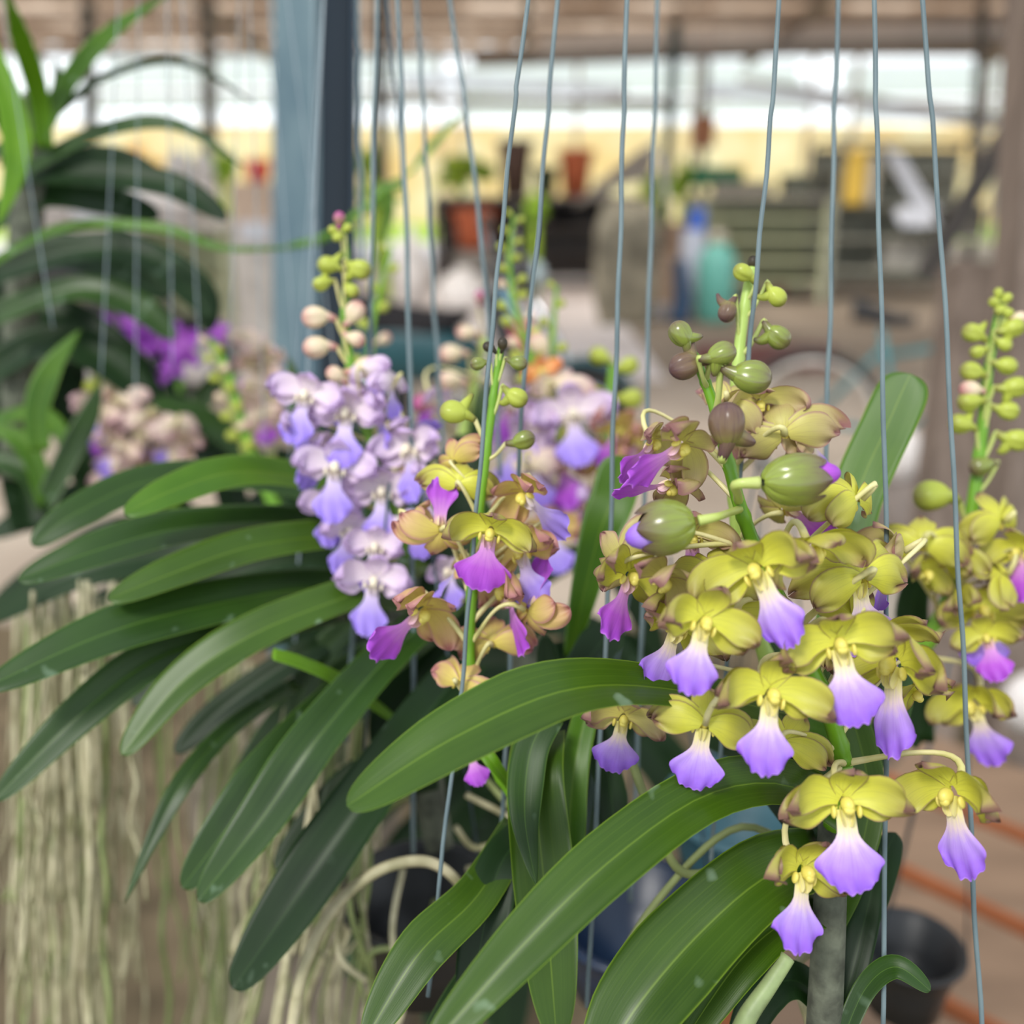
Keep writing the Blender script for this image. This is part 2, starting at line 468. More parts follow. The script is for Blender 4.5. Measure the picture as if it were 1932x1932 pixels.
def pprof(w, b=0.35, e=2.0, pk=0.6):
    def f(t):
        if t < pk: return w * (b + (1 - b) * math.sin(t / pk * math.pi / 2))
        q = (t - pk) / (1 - pk)
        return w * (math.sqrt(max(0, 1 - q ** e)) * 0.97 + 0.03)
    return f


def basis(vx, vy, yaw, pitch):
    """flower frame: -Z follows image direction (vx, vy), -Y faces the viewer, then turned"""
    z = -(RT * vx - UP * vy).normalized()
    y = FW.copy()
    x = y.cross(z).normalized(); y = z.cross(x).normalized()
    M = Matrix((x, y, z)).transposed()
    return M @ Matrix.Rotation(R(yaw), 3, 'Z') @ Matrix.Rotation(R(pitch), 3, 'X')


def nearest(stalk, p, lift=0.0):
    best = None
    for i, q in enumerate(stalk):
        dd = (q - p - Vector((0, 0, -lift))).length
        if best is None or dd < best[0]: best = (dd, q)
    return best[1]


def flower(parent, stalk, col_px, lip_px, d, kind='yellow', lip='violet', yaw=0, pitch=0, size=None, seed=0, openness=1.0, lipw=0.43, ped=True, lipcurl=0.25, sepal=1.0, name='flower', label=None):
    rnd = random.Random(seed * 77 + int(col_px[0]))
    vx, vy = lip_px[0] - col_px[0], lip_px[1] - col_px[1]
    L = math.hypot(vx, vy)
    if size is None: size = L
    s = size / FPX * d
    c = P(col_px[0], col_px[1], d)
    M3 = basis(vx, vy, yaw, pitch)
    M = Matrix.Translation(c) @ (M3 * s).to_4x4()
    j = lambda a: (rnd.random() * 2 - 1) * a
    o = openness
    mb = MB()
    lab = mb
    k = sepal * 1.05
    # dorsal sepal, hooded
    strip(mb, M, (0, 0.04, 0.05), (j(.1), 0.15 - 0.3 * (1 - o), 0.9), (0, -1, 0.1), 0.58 * k, pprof(0.24), bend=1.5 + j(.3), cup=0.25, ruff=0.05, seed=seed)
    # side petals: rise then arch over and curl forward
    for sgn in (-1, 1):
        strip(mb, M, (0.04 * sgn, 0.02, 0.03), (0.95 * sgn * o, 0.10, 0.60 + j(.12)), (0, -1, 0.25), (0.86 + j(.06)) * k, pprof(0.245, pk=0.62), bend=0.9 + j(.35), side=(1.35 + j(.25)) * (-sgn), cup=0.28, ruff=0.12, rf=5, seed=seed + 2 + sgn)
    # lower sepals: broader, behind, drooping
    for sgn in (-1, 1):
        strip(mb, M, (0.05 * sgn, 0.06, -0.01), (0.9 * sgn * o, 0.35, 0.12 + j(.1)), (0, -1, 0.15), (0.72 + j(.06)) * k, pprof(0.27, pk=0.55), bend=1.1 + j(.3), side=(0.85 + j(.2)) * (-sgn), cup=0.3, ruff=0.08, seed=seed + 6 + sgn)
    fo = mb.build(name, FL[kind], parent, loc=c)
    if label: fo['label'] = label
    # lip
    if lip:
        lm = MB()

        def lp(t):
            n0 = 0.115
            if t < 0.26: return n0 + 0.05 * t
            if t < 0.78:
                q = (t - 0.26) / 0.52; q = q * q * (3 - 2 * q)
                return n0 + 0.013 + (lipw - n0 - 0.013) * q
            q = (t - 0.78) / 0.22
            return lipw * (1 - 0.06 * q * q)
        strip(lm, M, (0, -0.06, -0.08), (0, -0.34, -1), (0, -1, 0.3), 1.0, lp, bend=lambda t: -lipcurl * 0.6 + (0.35 if t > .6 else 0), cup=-0.08, ruff=0.05, rf=10, ns=22, nc=15, seed=seed + 11, notch=0.055, fan=0.25)
        # throat sides
        for sgn in (-1, 1):
            strip(lm, M, (0.07 * sgn, -0.02, -0.06), (0.25 * sgn, -0.5, -0.75), (-sgn, -0.3, 0), 0.26, pprof(0.10, b=0.7), bend=0.6, cup=0.2, ns=5, nc=3, seed=seed, vr=(0, 0.15))
        lm.build('lip', LIP[lip], fo, loc=c)
    # column with anther cap and two ear lobes
    cm = MB()
    cm.ball(M @ Vector((0, -0.14, 0.0)), (0.085, 0.12, 0.10), M3 * s, 10, 7)
    cm.ball(M @ Vector((0, -0.20, -0.05)), (0.075, 0.06, 0.06), M3 * s, 10, 6)
    for sgn in (-1, 1):
        cm.ball(M @ Vector((0.16 * sgn, -0.10, -0.10)), (0.034, 0.06, 0.08), M3 * s, 8, 6)
    cm.build('column', M_colw if kind in ('lavender', 'cream') else M_col, fo, loc=c)
    if ped and stalk:
        q = nearest(stalk, c, 0.012 * d / 0.3)
        b = M @ Vector((0, 0.12, 0.0))
        L3 = (q - b).length
        back = (M3 @ Vector((0, 1, 0))) * L3 * 0.45
        c1 = b + back + UP * L3 * 0.30; c2 = q.lerp(b, 0.3) + UP * L3 * 0.10
        pts = []
        for i in range(15):
            t = i / 14
            pts.append(b * (1 - t) ** 3 + c1 * (3 * t * (1 - t) ** 2) + c2 * (3 * t * t * (1 - t)) + q * t ** 3)
        r = 0.05 * s
        pm = MB().tube(pts, [r * (1.15 - 0.4 * math.sin(math.pi * i / 14)) for i in range(15)], 8)
        pm.build('flower_stem', M_ped, fo)
    return fo


def bud(parent, stalk, px, py, d, size, kind='olive', ang=0, yaw=0, seed=0, horn=True, ped='green', elong=1.0, name='bud', squash=0.85):
    """ang: image direction (deg) from neck to bud tip; size = bud length in px"""
    s = size / FPX * d / 2
    c = P(px, py, d)
    a = R(ang)
    M3 = basis(math.cos(a), -math.sin(a), yaw, 0)
    rnd = random.Random(seed + int(px))

    def fn(q, th, ph):
        g = 1 - 0.16 * abs(math.sin(1.5 * ph + seed)) ** 12 * math.sin(th) - 0.05 * math.sin(th * 2)
        return Vector((q.x * g, q.y * g, q.z))
    mb = MB()
    mb.ball(c, (squash * s, squash * s * 0.95, s * elong), M3, 30, 14, fn)
    neck0 = c + M3 @ Vector((0, 0, s * elong * 0.8))
    neck1 = neck0 + M3 @ Vector((0.25 * s, 0.2 * s, 0.75 * s))
    if horn:
        h = M3 @ Vector((-0.9 * s, 0.3 * s, 0.75 * s))
        mb.tube([c + M3 @ Vector((-0.1 * s, 0, 0.4 * s)), c + h, c + h * 1.45 + UP * 0.25 * s], [0.55 * s, 0.34 * s, 0.12 * s], 8, sub=4)
    mb.tube([c + M3 @ Vector((0, 0, s * 0.5)), neck0, neck1], [0.55 * s, 0.4 * s, 0.22 * s], 8, sub=3)
    bo = mb.build(name, M_bud[kind], parent)
    if stalk:
        q = nearest(stalk, c, 0.008 * d / 0.3)
        L3 = (q - neck1).length
        mid = neck1.lerp(q, 0.5) - UP * L3 * 0.12
        MB().tube([neck1 - (neck1 - neck0) * 0.3, neck1, mid, q], [0.2 * s, 0.19 * s, 0.16 * s, 0.24 * s], 7, sub=4).build('bud_stem', M_ped if ped == 'cream' else M_pedg, bo)
    return bo


def stalk(parent, pts, wpx, mt=None, name='flower_stalk', taper=0.45):
    W = [P(*p) for p in pts]
    n = len(W)
    rad = []
    for i, p in enumerate(pts):
        t = i / (n - 1)
        rad.append(wpx / 2 / FPX * p[2] * (1 - (1 - taper) * t))
    cl, rr = spline(W, rad, 8)
    for i in range(len(rr)):
        if i % 7 == 3: rr[i] *= 1.18
    MB().tube(cl, rr, 10).build(name, mt or M_stalk, parent)
    return cl

# ================================================================== STRUCTURE
M_floor = mat('concrete_floor', (180, 168, 154), 0.75, 0.3, var=0.7, col2=(146, 132, 118), scale=1.4)
M_lawn = mat('lawn_green', (150, 190, 60), 0.9, 0.1, var=0.8, col2=(190, 200, 110), scale=1.5)
M_roof = mat('roof_sheet', (240, 226, 212), 0.6, 0.3, var=0.9, col2=(182, 162, 144), scale=0.9, trans=0.9)
M_steel = mat('purlin_steel', (150, 136, 124), 0.6, 0.3, var=0.5, scale=3)
M_wall = mat('far_wall', (222, 184, 132), 0.8, 0.2, var=0.9, col2=(226, 212, 186), scale=0.7)
M_white = mat('white_sheet', (240, 242, 246), 0.6, 0.3, var=0.4, col2=(236, 240, 246), scale=1.5, trans=0.75)

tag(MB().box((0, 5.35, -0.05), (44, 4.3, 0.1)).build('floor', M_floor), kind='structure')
tag(MB().box((11.6, 15.75, -0.05), (20.8, 16.5, 0.1)).build('floor', mat('shaded_concrete', (160, 146, 130), 0.8, 0.2, var=0.8, col2=(122, 110, 96), scale=1.1)), kind='structure')  # darker copy of the floor, shade put into its colour
tag(MB().box((-10.4, 15.75, -0.05), (23.2, 16.5, 0.1)).build('floor', mat('lit_concrete', (226, 218, 216), 0.7, 0.3, var=0.7, col2=(190, 182, 178), scale=.9)), kind='structure')  # paler copy, light from the far opening put into its colour
tag(MB().box((0, -1.4, -0.06), (44, 9.2, 0.08)).build('ground', mat('bare_earth', (112, 100, 80), 0.9, 0.1, var=0.9, col2=(72, 64, 50), scale=7, bump=0.5)), kind='structure')
tag(MB().box((0, 52, -0.04), (120, 56, 0.06)).build('ground', M_lawn), kind='structure')


def roofz(y):
    return 4.25 - (y - 6.0) * 0.065


rb = MB()
nx = 240
for ya, yb in ((3.0, 7.0), (10.4, 18.4)):  # gap between the two runs is added out of view to brighten the floor
    rows = []
    for y in (ya, yb):
        rows.append([Vector((-17 + 34 * i / nx, y, roofz(y) + 0.03 * math.sin(i * math.pi / 2) + 0.12)) for i in range(nx + 1)])
    rb.grid(rows)
    rb.grid([[p + Vector((0, 0, 0.01)) for p in r_] for r_ in rows])
tag(rb.build('ceiling', M_roof), kind='structure')
k = 0
for y in (4.5, 6, 7.5, 9, 10.5, 12, 13.2, 14.4, 15.6, 16.8, 18.2):
    k += 1
    tag(MB().box((0, y, roofz(y)), (34, 0.07, 0.14)).build('trim_%d' % k, M_steel), kind='structure')
for x in (-12, -8, -4, 0.2, 4, 8, 12):
    k += 1
    tag(MB().beam((x, 3, roofz(3) - 0.14), (x, 18.4, roofz(18.4) - 0.14), 0.10, 0.14).build('trim_%d' % k, M_steel), kind='structure')
# light gutter board and dark eave beam under the right half of the roof
k += 1
tag(MB().beam((0.4, 16.6, 3.33), (12, 15.2, 3.72), 0.08, 0.36).build('trim_%d' % k, mat('gutter_board', (214, 206, 200), 0.6, var=0.3)), kind='structure')
k += 1
tag(MB().beam((-0.6, 16.4, 3.12), (12, 15.1, 3.42), 0.10, 0.16).build('trim_%d' % k, mat('eave_beam', (128, 120, 112), 0.6, var=0.3)), kind='structure')
tag(MB().box((4, 34, 1.5), (60, 0.3, 3.0)).build('wall_back', M_wall), kind='structure')

# posts
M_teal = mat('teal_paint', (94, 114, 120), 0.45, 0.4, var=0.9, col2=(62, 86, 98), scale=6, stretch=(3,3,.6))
M_teal_shade = mat('teal_shaded', (44, 62, 78), 0.35, 0.5, var=0.6, col2=(40, 58, 72), scale=5)  # darker copy of the teal; shade inside the channel put into the colour


def post(pts_top, pts_bot, sx, sy, rotz, m, label, name='steel_post', extra=None):
    a = Vector(pts_top); b = Vector(pts_bot)
    t = (a - b).normalized()
    u = Matrix.Rotation(R(rotz), 3, 'Z') @ Vector((1, 0, 0))
    u = (u - t * u.dot(t)).normalized(); v = t.cross(u)
    M = Matrix((u, v, t)).transposed()
    mb = MB().box((a + b) / 2, (sx, sy, (a - b).length), M)
    if extra: extra(mb, a, b, u, v, t)
    o = mb.build(name, m)
    return tag(o, label, 'post')


def channel(mb, a, b, u, v, t):
    M = Matrix((u, v, t)).transposed()
    mb.box((a + b) / 2 + u * 0.062 - v * 0.02, (0.012, 0.1, (a - b).length), M)


# near square post: light face left, right face coloured darker to stand for its shade
pt = P(596, -260, 1.55); pb = P(590, 1700, 1.55)
ax = (pt - pb).normalized()
pt = pb + ax * ((3.9 - pb.z) / ax.z); pb = pt - ax * (3.9 / ax.z)
M_pier = mat('pier_concrete', (120, 110, 98), 0.9, 0.1, var=0.8, scale=14, bump=0.5)
tp = empty('steel_post', (pb.x, pb.y, 0), 'thick blue-teal steel channel post rising behind the pale lilac flower spikes', 'post')
MB().box((pb.x + 0.02, pb.y + 0.06, 0.40), (0.24, 0.24, 0.80)).build('concrete_pier', M_pier, tp)
u = RT.copy(); t_ = (pt - pb).normalized(); u = (u - t_ * u.dot(t_)).normalized(); u = Matrix.Rotation(R(12), 3, t_) @ u; v_ = t_.cross(u)
MP = Matrix((u, v_, t_)).transposed(); hp = (pt - pb).length; mp_ = (pt + pb) / 2
# channel: flat front flange at left, open recessed web to its right
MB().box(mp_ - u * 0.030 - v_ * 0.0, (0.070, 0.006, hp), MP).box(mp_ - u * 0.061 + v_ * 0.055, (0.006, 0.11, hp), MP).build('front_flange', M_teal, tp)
MB().box(mp_ + u * 0.0 + v_ * 0.108, (0.13, 0.006, hp), MP).box(mp_ + u * 0.033 + v_ * 0.106, (0.066, 0.012, hp), MP).build('web', M_teal_shade, tp)
MB().box(mp_ + u * 0.066 + v_ * 0.07, (0.006, 0.08, hp), MP).build('rear_flange', M_teal_shade, tp)
a = PF(1248, 520); tdir = (PY(1277, 0, a.y) - a)
post(a + tdir * (3.9 / tdir.z), a, 0.13, 0.10, 20, mat('post_darkteal', (50, 72, 74), 0.5, var=0.4), 'slim dark teal post in the middle distance, right of the centre wires')
a = PF(724, 560); tdir = (PY(717, 0, a.y) - a)
post(a + tdir * (3.7 / tdir.z), a, 0.14, 0.12, 15, mat('post_black', (48, 46, 44), 0.6, var=0.4), 'narrow blackish post just right of the thick teal post')
a = PY(1322, 420, 17.0); a.z = 0; tdir = (PY(1335, 0, a.y) - a)
post(a + tdir * (3.6 / tdir.z), a, 0.11, 0.10, 0, mat('post_grey', (96, 94, 90), 0.6, var=0.4), 'thin grey far post just right of the dark teal post')
a = PY(1835, 470, 14.0); a.z = 0; tdir = (PY(1855, 0, a.y) - a)
post(a + tdir * (3.6 / tdir.z), a, 0.10, 0.10, 0, mat('post_dgrey', (70, 66, 62), 0.6, var=0.4), 'far dark post at the top right, left of the timber pillar')
a = PY(392, 440, 14.0); a.z = 0; tdir = (PY(392, 0, a.y) - a)
post(a + tdir * (3.6 / tdir.z), a, 0.16, 0.14, 0, mat('post_l1', (92, 88, 80), 0.6, var=0.4), 'far grey post seen above the arching leaves at upper left')
a = PY(165, 440, 14.0); a.z = 0; tdir = (PY(165, 0, a.y) - a)
post(a + tdir * (3.6 / tdir.z), a, 0.14, 0.14, 0, mat('post_l2', (80, 78, 72), 0.6, var=0.4), 'far dark post at the top left behind the long leaf tip')

M_wood = mat('old_timber', (122, 108, 98), 0.8, 0.2, var=0.8, col2=(92, 80, 72), scale=5, stretch=(6, 6, 0.7))
M_wood2 = mat('brown_board', (136, 112, 92), 0.7, 0.2, var=0.7, col2=(108, 88, 72), scale=4, stretch=(1, 5, 5))
M_wood3 = mat('orange_board_edge', (160, 96, 62), 0.7, 0.2, var=0.6, scale=6)
a = P(1900, 1250, 2.3); b_ = P(1955, 60, 2.3)
ax = (b_ - a).normalized(); a = a - ax * (a.z / ax.z); b_ = a + ax * (3.7 / ax.z)
post(b_, a, 0.10, 0.10, 10, M_wood, 'weathered brown timber pillar at the right edge', 'timber_pillar')
ta = P(1836, 515, 2.5); tb_ = P(1760, 1150, 2.35); tb_ = ta + (tb_ - ta) * (ta.z / (ta.z - tb_.z))
tb = MB().beam(ta, tb_, 0.12, 0.10, (0, 1, 0))
tb.beam(P(1838, 505, 2.5), P(1834, 535, 2.5), 0.135, 0.115, (0, 1, 0))
o = tb.build('timber_prop', M_wood); tag(o, 'short leaning brown timber prop beside the right pillar, its cut top showing', 'timber')
o = MB().beam(P(1945, 170, 2.9), P(1745, 520, 3.1), 0.05, 0.05).build('dark_pole', mat('dark_pole', (56, 50, 46), 0.7, var=0.4)); tag(o, 'dark pole leaning diagonally at the upper right edge', 'pole')


# ================================================================== FAR BACKGROUND
# neighbouring white shade house: strips of translucent roofing with a dark frame
def greenhouse(x0, x1, y, z0, label):
    e = empty('shade_house', (x0, y, 0), label, 'greenhouse')
    for i, (dz, h, yy) in enumerate(((0.0, 0.30, 0), (0.48, 0.22, 0.6), (0.86, 0.5, 1.2))):
        MB().beam((x0, y + yy, z0 + dz), (x1, y + yy, z0 + dz + 0.12), 0.05, h).build('roof_panel', M_white, e)
    for i in range(4):
        x = x0 + (x1 - x0) * i / 3
        MB().beam((x, y, 0), (x, y, z0 + 1.3), 0.10, 0.10).build('frame_post', M_steel, e)
    for dz in (0.24,):
        MB().beam((x0, y + 0.3, z0 + dz), (x1, y + 0.3, z0 + dz + 0.1), 0.07, 0.08).build('frame_rail', M_steel, e)
    return e


greenhouse(-9.5, -1.6, 24, 3.0, 'white panelled shade house beyond the opening at the upper left')
greenhouse(-1.2, 7.0, 25, 2.9, 'white striped shade house beyond the opening, right of the teal post')
greenhouse(7.4, 16, 23, 2.75, 'white striped shade house beyond the opening at the far right')
# sloping awning panels running away on the right
M_awn = mat('awning_white', (222, 226, 232), 0.6, var=0.4, scale=2, trans=0.3)
for (p, q, r_, lab) in (((760, 150), (1180, 172), 0.22, 'long pale awning strip under the eave, left of the dark teal post'),
                        ((1335, 168), (1600, 196), 0.22, 'bright awning strip right of the dark teal post'),
                        ((1625, 205), (1905, 235), 0.2, 'lowest bright awning strip at the right, behind the wires')):
    o = MB().beam(PY(p[0], p[1], 20), PY(q[0], q[1], 19), 0.06, r_).build('awning_strip', M_awn); tag(o, lab, 'awning', 'awning strips under the far eave')
o = MB().beam(PY(1395, 150, 19), PY(1940, 232, 17), 0.08, 0.10).build('awning_beam', M_steel); tag(o, 'grey sloping beam crossing the bright opening at right', 'beam')
o = MB().beam(PY(700, 186, 19), PY(1262, 196, 18.6), 0.08, 0.13).build('awning_beam', M_steel); tag(o, 'grey level beam crossing the bright opening left of the dark teal post', 'beam')

# hedge and bushes
rnd = random.Random(5)


def bush(px, py, w, h, Y, m, label, name='bush', cat='bush'):
    mb = MB()
    c = PY(px, py, Y); s = Y / FPX
    for i in range(26):
        a = rnd.random() * 6.28; b = rnd.random()
        q = c + Vector((math.cos(a) * w * s * 0.4 * b, (rnd.random() - .5) * w * s * 0.5, math.sin(a) * h * s * 0.4 * b))
        mb.ball(q, (w * s * 0.14, w * s * 0.14, h * s * 0.13), None, 7, 5)
    mb.tube([c, Vector((c.x, c.y, 0))], 0.05, 6)
    o = mb.build(name, m)
    return tag(o, label, cat)


M_lime = mat('bush_lime', (186, 214, 70), 0.8, var=0.8, col2=(120, 170, 50), scale=3, trans=0.3)
M_grn = mat('bush_green', (96, 140, 60), 0.8, var=0.8, scale=3, trans=0.2)
bush(868, 325, 130, 60, 16, M_lime, 'bright lime bush behind the dark rack, left of the terracotta pots')
bush(700, 318, 60, 90, 17, M_lime, 'lime green bush right beside the thick teal post')
bush(1010, 395, 50, 60, 12, M_lime, 'small lime plant in front of the dark rack')
bush(1240, 358, 110, 60, 14, M_lime, 'pale green bush behind the slim dark teal post')
bush(1292, 330, 50, 60, 15, M_lime, 'yellow-green bush just right of the dark teal post')
bush(420, 315, 60, 80, 13, M_lime, 'round lime bush seen between the arching upper left leaves')
o = bush(240, 300, 150, 60, 12, mat('marigold', (232, 160, 84), 0.7, var=0.8, col2=(222, 180, 90), scale=4), 'blurred orange-flowered bush behind the upper left leaves', 'orange_flower_bush')
bush(200, 330, 220, 90, 12.8, M_grn, 'dark green bush around the orange flowers at upper left')
bush(720, 370, 90, 50, 9, M_lime, 'light green plant low behind the narrow blackish post')
o = MB().box(PY(1350, 333, 15), (0.72, 0.4, 0.26)).build('crate', mat('crate_green', (60, 132, 96), 0.6)); tag(o, 'green crate on the far right bench below the brown hanging card', 'crate')
o = MB().box(PY(1327, 248, 13), (0.28, 0.03, 0.37)).tube([PY(1327, 222, 13), Vector((PY(1327, 222, 13).x, 13, roofz(13)))], 0.006, 5).build('hanging_card', mat('card_brown', (150, 98, 66), 0.7)); tag(o, 'small square brown card hanging in the far opening', 'card')

# ------------------------------------------------------------------ racks, pots and clutter
M_dark = mat('rack_dark', (96, 88, 84), 0.6, var=0.6, scale=6)
M_grey = mat('rack_grey', (150, 144, 136), 0.6, var=0.6, scale=6)
M_terra = mat('terracotta', (196, 104, 66), 0.7, var=0.6, col2=(160, 80, 52), scale=8)
M_brownpot = mat('brown_pot', (92, 70, 60), 0.6, var=0.5)
M_black = mat('black_plastic', (34, 34, 36), 0.4, var=0.3)
M_offw = mat('off_white', (214, 208, 204), 0.7, var=0.4, scale=5)


def sack(px, py, Y, wd, hh, dp, m, label, name='sack', rz=0, cat='sack', ex_=0.72, z=None):
    c = PY(px, py, Y)
    if z is not None: c.z = z

    def fn(q, th, ph):
        g = 1 + 0.05 * math.sin(ph * 3 + px) + 0.04 * math.sin(th * 5)
        return Vector((math.copysign(abs(q.x / (wd / 2)) ** ex_, q.x) * wd / 2, math.copysign(abs(q.y / (dp / 2)) ** ex_, q.y) * dp / 2, math.copysign(abs(q.z / (hh / 2)) ** ex_, q.z) * hh / 2)) * g
    o = MB().ball(c, (wd / 2, dp / 2, hh / 2), Matrix.Rotation(R(rz), 3, 'Z'), 24, 14, fn).build(name, m)
    return tag(o, label, cat)


def rack(px0, px1, py_top, Y, depth, m, m2, label, shelves=3, name='plant_rack', cat='rack'):
    a = PY(px0, py_top, Y); b = PY(px1, py_top, Y)
    h = a.z
    e = empty(name, (a.x, Y, 0), label, cat)
    cx = (a.x + b.x) / 2; wd = b.x - a.x
    MB().box((cx, Y + depth / 2, h - 0.02), (wd, depth, 0.04)).build('rack_top', m2, e)
    for i in range(1, shelves):
        MB().box((cx, Y + depth / 2, h * i / shelves), (wd, depth, 0.03)).build('shelf', m, e)
    for x in (a.x, b.x):
        for y in (Y, Y + depth):
            MB().box((x, y, h / 2 - 0.02), (0.05, 0.05, h - 0.04)).build('leg', m, e)
    MB().box((cx, Y + depth, h / 2), (wd, 0.02, h * 0.9)).build('back_panel', m, e)
    return e, h


def pot(c, r, h, m, label, group=None, name='plant_pot', rim=True):
    c = Vector(c)
    e = empty(name, c, label, 'pot', group)
    MB().lathe(c, [(0.001, 0), (r * 0.7, 0), (r * 0.95, h * 0.86), (r, h * 0.9), (r, h), (r * 0.9, h), (r * 0.86, h * 0.8), (0.001, h * 0.8)], 20).build('pot_body', m, e)
    if rim: MB().lathe(c, [(r * 0.98, h * 0.84), (r * 1.08, h * 0.85), (r * 1.08, h * 1.0), (r * 0.98, h * 1.01)], 20).build('pot_rim', m, e)
    return e


e, h = rack(820, 1215, 372, 14.2, 0.9, M_dark, M_grey, 'long dark rack of black pots in the middle distance, left of the dark teal post')
c = PY(1085, 372, 14.6); pot((c.x, c.y, h), 0.24, 0.62, M_terra, 'tall terracotta pot on top of the long dark rack')
c = PY(972, 372, 14.6); pot((c.x, c.y, h), 0.24, 0.74, M_brownpot, 'dark brown pot on top of the long dark rack')
c = PY(1030, 368, 14.6); pot((c.x, c.y, h), 0.17, 0.4, mat('green_tub', (60, 74, 50), 0.6), 'low dark green tub between the two tall pots on the rack')
c = PY(1140, 372, 14.6); pot((c.x, c.y, h), 0.14, 0.2, M_offw, 'small whitish pot right of the tall terracotta pot')
c = PY(893, 440, 13.6)
o = pot((c.x, 13.7, 0.55), 0.27, 0.52, M_terra, 'orange pot in front of the long dark rack, under the lime bush')
for (px, r, col, lab) in ((845, 0.14, M_black, 'black pot at the left end of the dark rack shelf'), (955, 0.15, M_black, 'black pot in the middle of the dark rack shelf'), (1060, 0.15, M_black, 'black pot under the tall terracotta pot on the rack shelf'), (1150, 0.14, M_black, 'black pot at the right end of the dark rack shelf')):
    c = PY(px, 430, 14.5); pot((c.x, 14.6, h * 2 / 3 + 0.015), r * 1.3, 0.34, col, lab, 'black pots on the dark rack')
# white jars / bags standing on the floor before the rack
for (px, py, r, hh, lab) in ((775, 470, 0.17, 0.95, 'white upright jug on the floor left of the dark rack'), (872, 470, 0.30, 0.50, 'whitish bundle on the floor before the dark rack')):
    c = PY(px, py, 11.5)
    o = MB().lathe((c.x, 11.5, 0), [(0.001, 0), (r, 0), (r * 1.02, hh * 0.6), (r * 0.6, hh * 0.85), (r * 0.3, hh * 0.9), (r * 0.3, hh), (0.001, hh)], 18).build('white_jug', M_offw); tag(o, lab, 'jug')

# sloped grey net draped from the teal post
a = PY(1245, 235, 10); b_ = PY(1232, 330, 10)
rows = []
for i in range(12):
    t = i / 11
    row = []
    for j in range(10):
        u = j / 9
        p = PY(1240 - 150 * t, 265 + 115 * t ** 1.2 + (60 * (1 - t) + 14) * u, 9.6) + Vector((0, 0.5 * u + 0.05 * math.sin(i * 1.3 + j), 0))
        row.append(p)
    rows.append(row)
o = MB().grid(rows).build('shade_net', mat('net_grey', (186, 178, 170), 0.8, var=0.5)); tag(o, 'pale grey netting sloping down left from the dark teal post', 'net')
o = MB().beam(PY(1242, 290, 9.5), PY(1258, 380, 9.5), 0.03, 0.14).build('white_bag', M_offw); tag(o, 'white bag hanging against the dark teal post', 'bag')

# olive shelving to the right
M_olive = mat('olive_shelf', (190, 192, 156), 0.7, var=0.6, col2=(150, 152, 122), scale=6)
e, h2 = rack(1330, 1565, 372, 12.4, 1.0, M_olive, M_grey, 'olive green shelving in the right middle distance behind the gas cylinder', 5)
M_dolive = mat('dark_shelf', (170, 168, 152), 0.7, var=0.8, col2=(112, 112, 102), scale=5)
e, h3 = rack(1588, 1890, 262, 12.4, 1.1, M_dolive, M_dolive, 'tall dark cluttered shelving at the right behind the bicycle', 5)
for (px, py, wd, hh, col, lab, nm, cat) in (
        (1612, 350, 0.27, 0.62, (226, 186, 74), 'tall yellow bag on the right dark shelving', 'yellow_bag', 'bag'),
        (1644, 352, 0.14, 0.54, (196, 186, 168), 'pale packet beside the yellow bag', 'pale_packet', 'packet'),
        (1300, 480, 0.0, 0, None, None, None, None),):
    if col is None: continue
    c = PY(px, py, 12.3); c.z = h3 * 3 / 5 + 0.016 + hh / 2
    mb = MB()
    rows = []
    for i in range(9):
        z = c.z - hh / 2 + hh * i / 8
        wv = wd / 2 * (1 - 0.15 * abs(i - 4) / 4 + 0.03 * math.sin(i * 2))
        rows.append([Vector((c.x + wv * math.cos(a_), c.y + 0.08 * math.sin(a_) * (1 - 0.5 * (i / 8)), z)) for a_ in [k2 * math.pi / 6 for k2 in range(12)]])
    mb.grid(rows, closed=True, caps=True)
    o = mb.build(nm, mat(nm, col, 0.6, var=0.3)); tag(o, lab, cat)
M_cloth = mat('white_cloth', (222, 224, 232), 0.7, var=0.4, scale=4)
for (pts, lab) in ((((1665, 270), (1700, 290), (1775, 400), (1720, 385)), 'white sheet hanging slanted on the right dark shelving'), (((1690, 395), (1760, 380), (1770, 425), (1700, 430)), 'crumpled white cloth below the slanted sheet')):
    q = [PY(x, y, 12.2) for x, y in pts]
    rows = []
    for i in range(9):
        t = i / 8
        l_ = q[0].lerp(q[3], t); r_ = q[1].lerp(q[2], t)
        rows.append([l_.lerp(r_, u / 8) + Vector((0, 0.05 * math.sin(u * 1.4 + i * .6), 0)) for u in range(9)])
    o = MB().grid(rows).grid([[p + Vector((0, 0.012, 0)) for p in r2] for r2 in rows]).build('white_cloth', M_cloth); tag(o, lab, 'cloth')
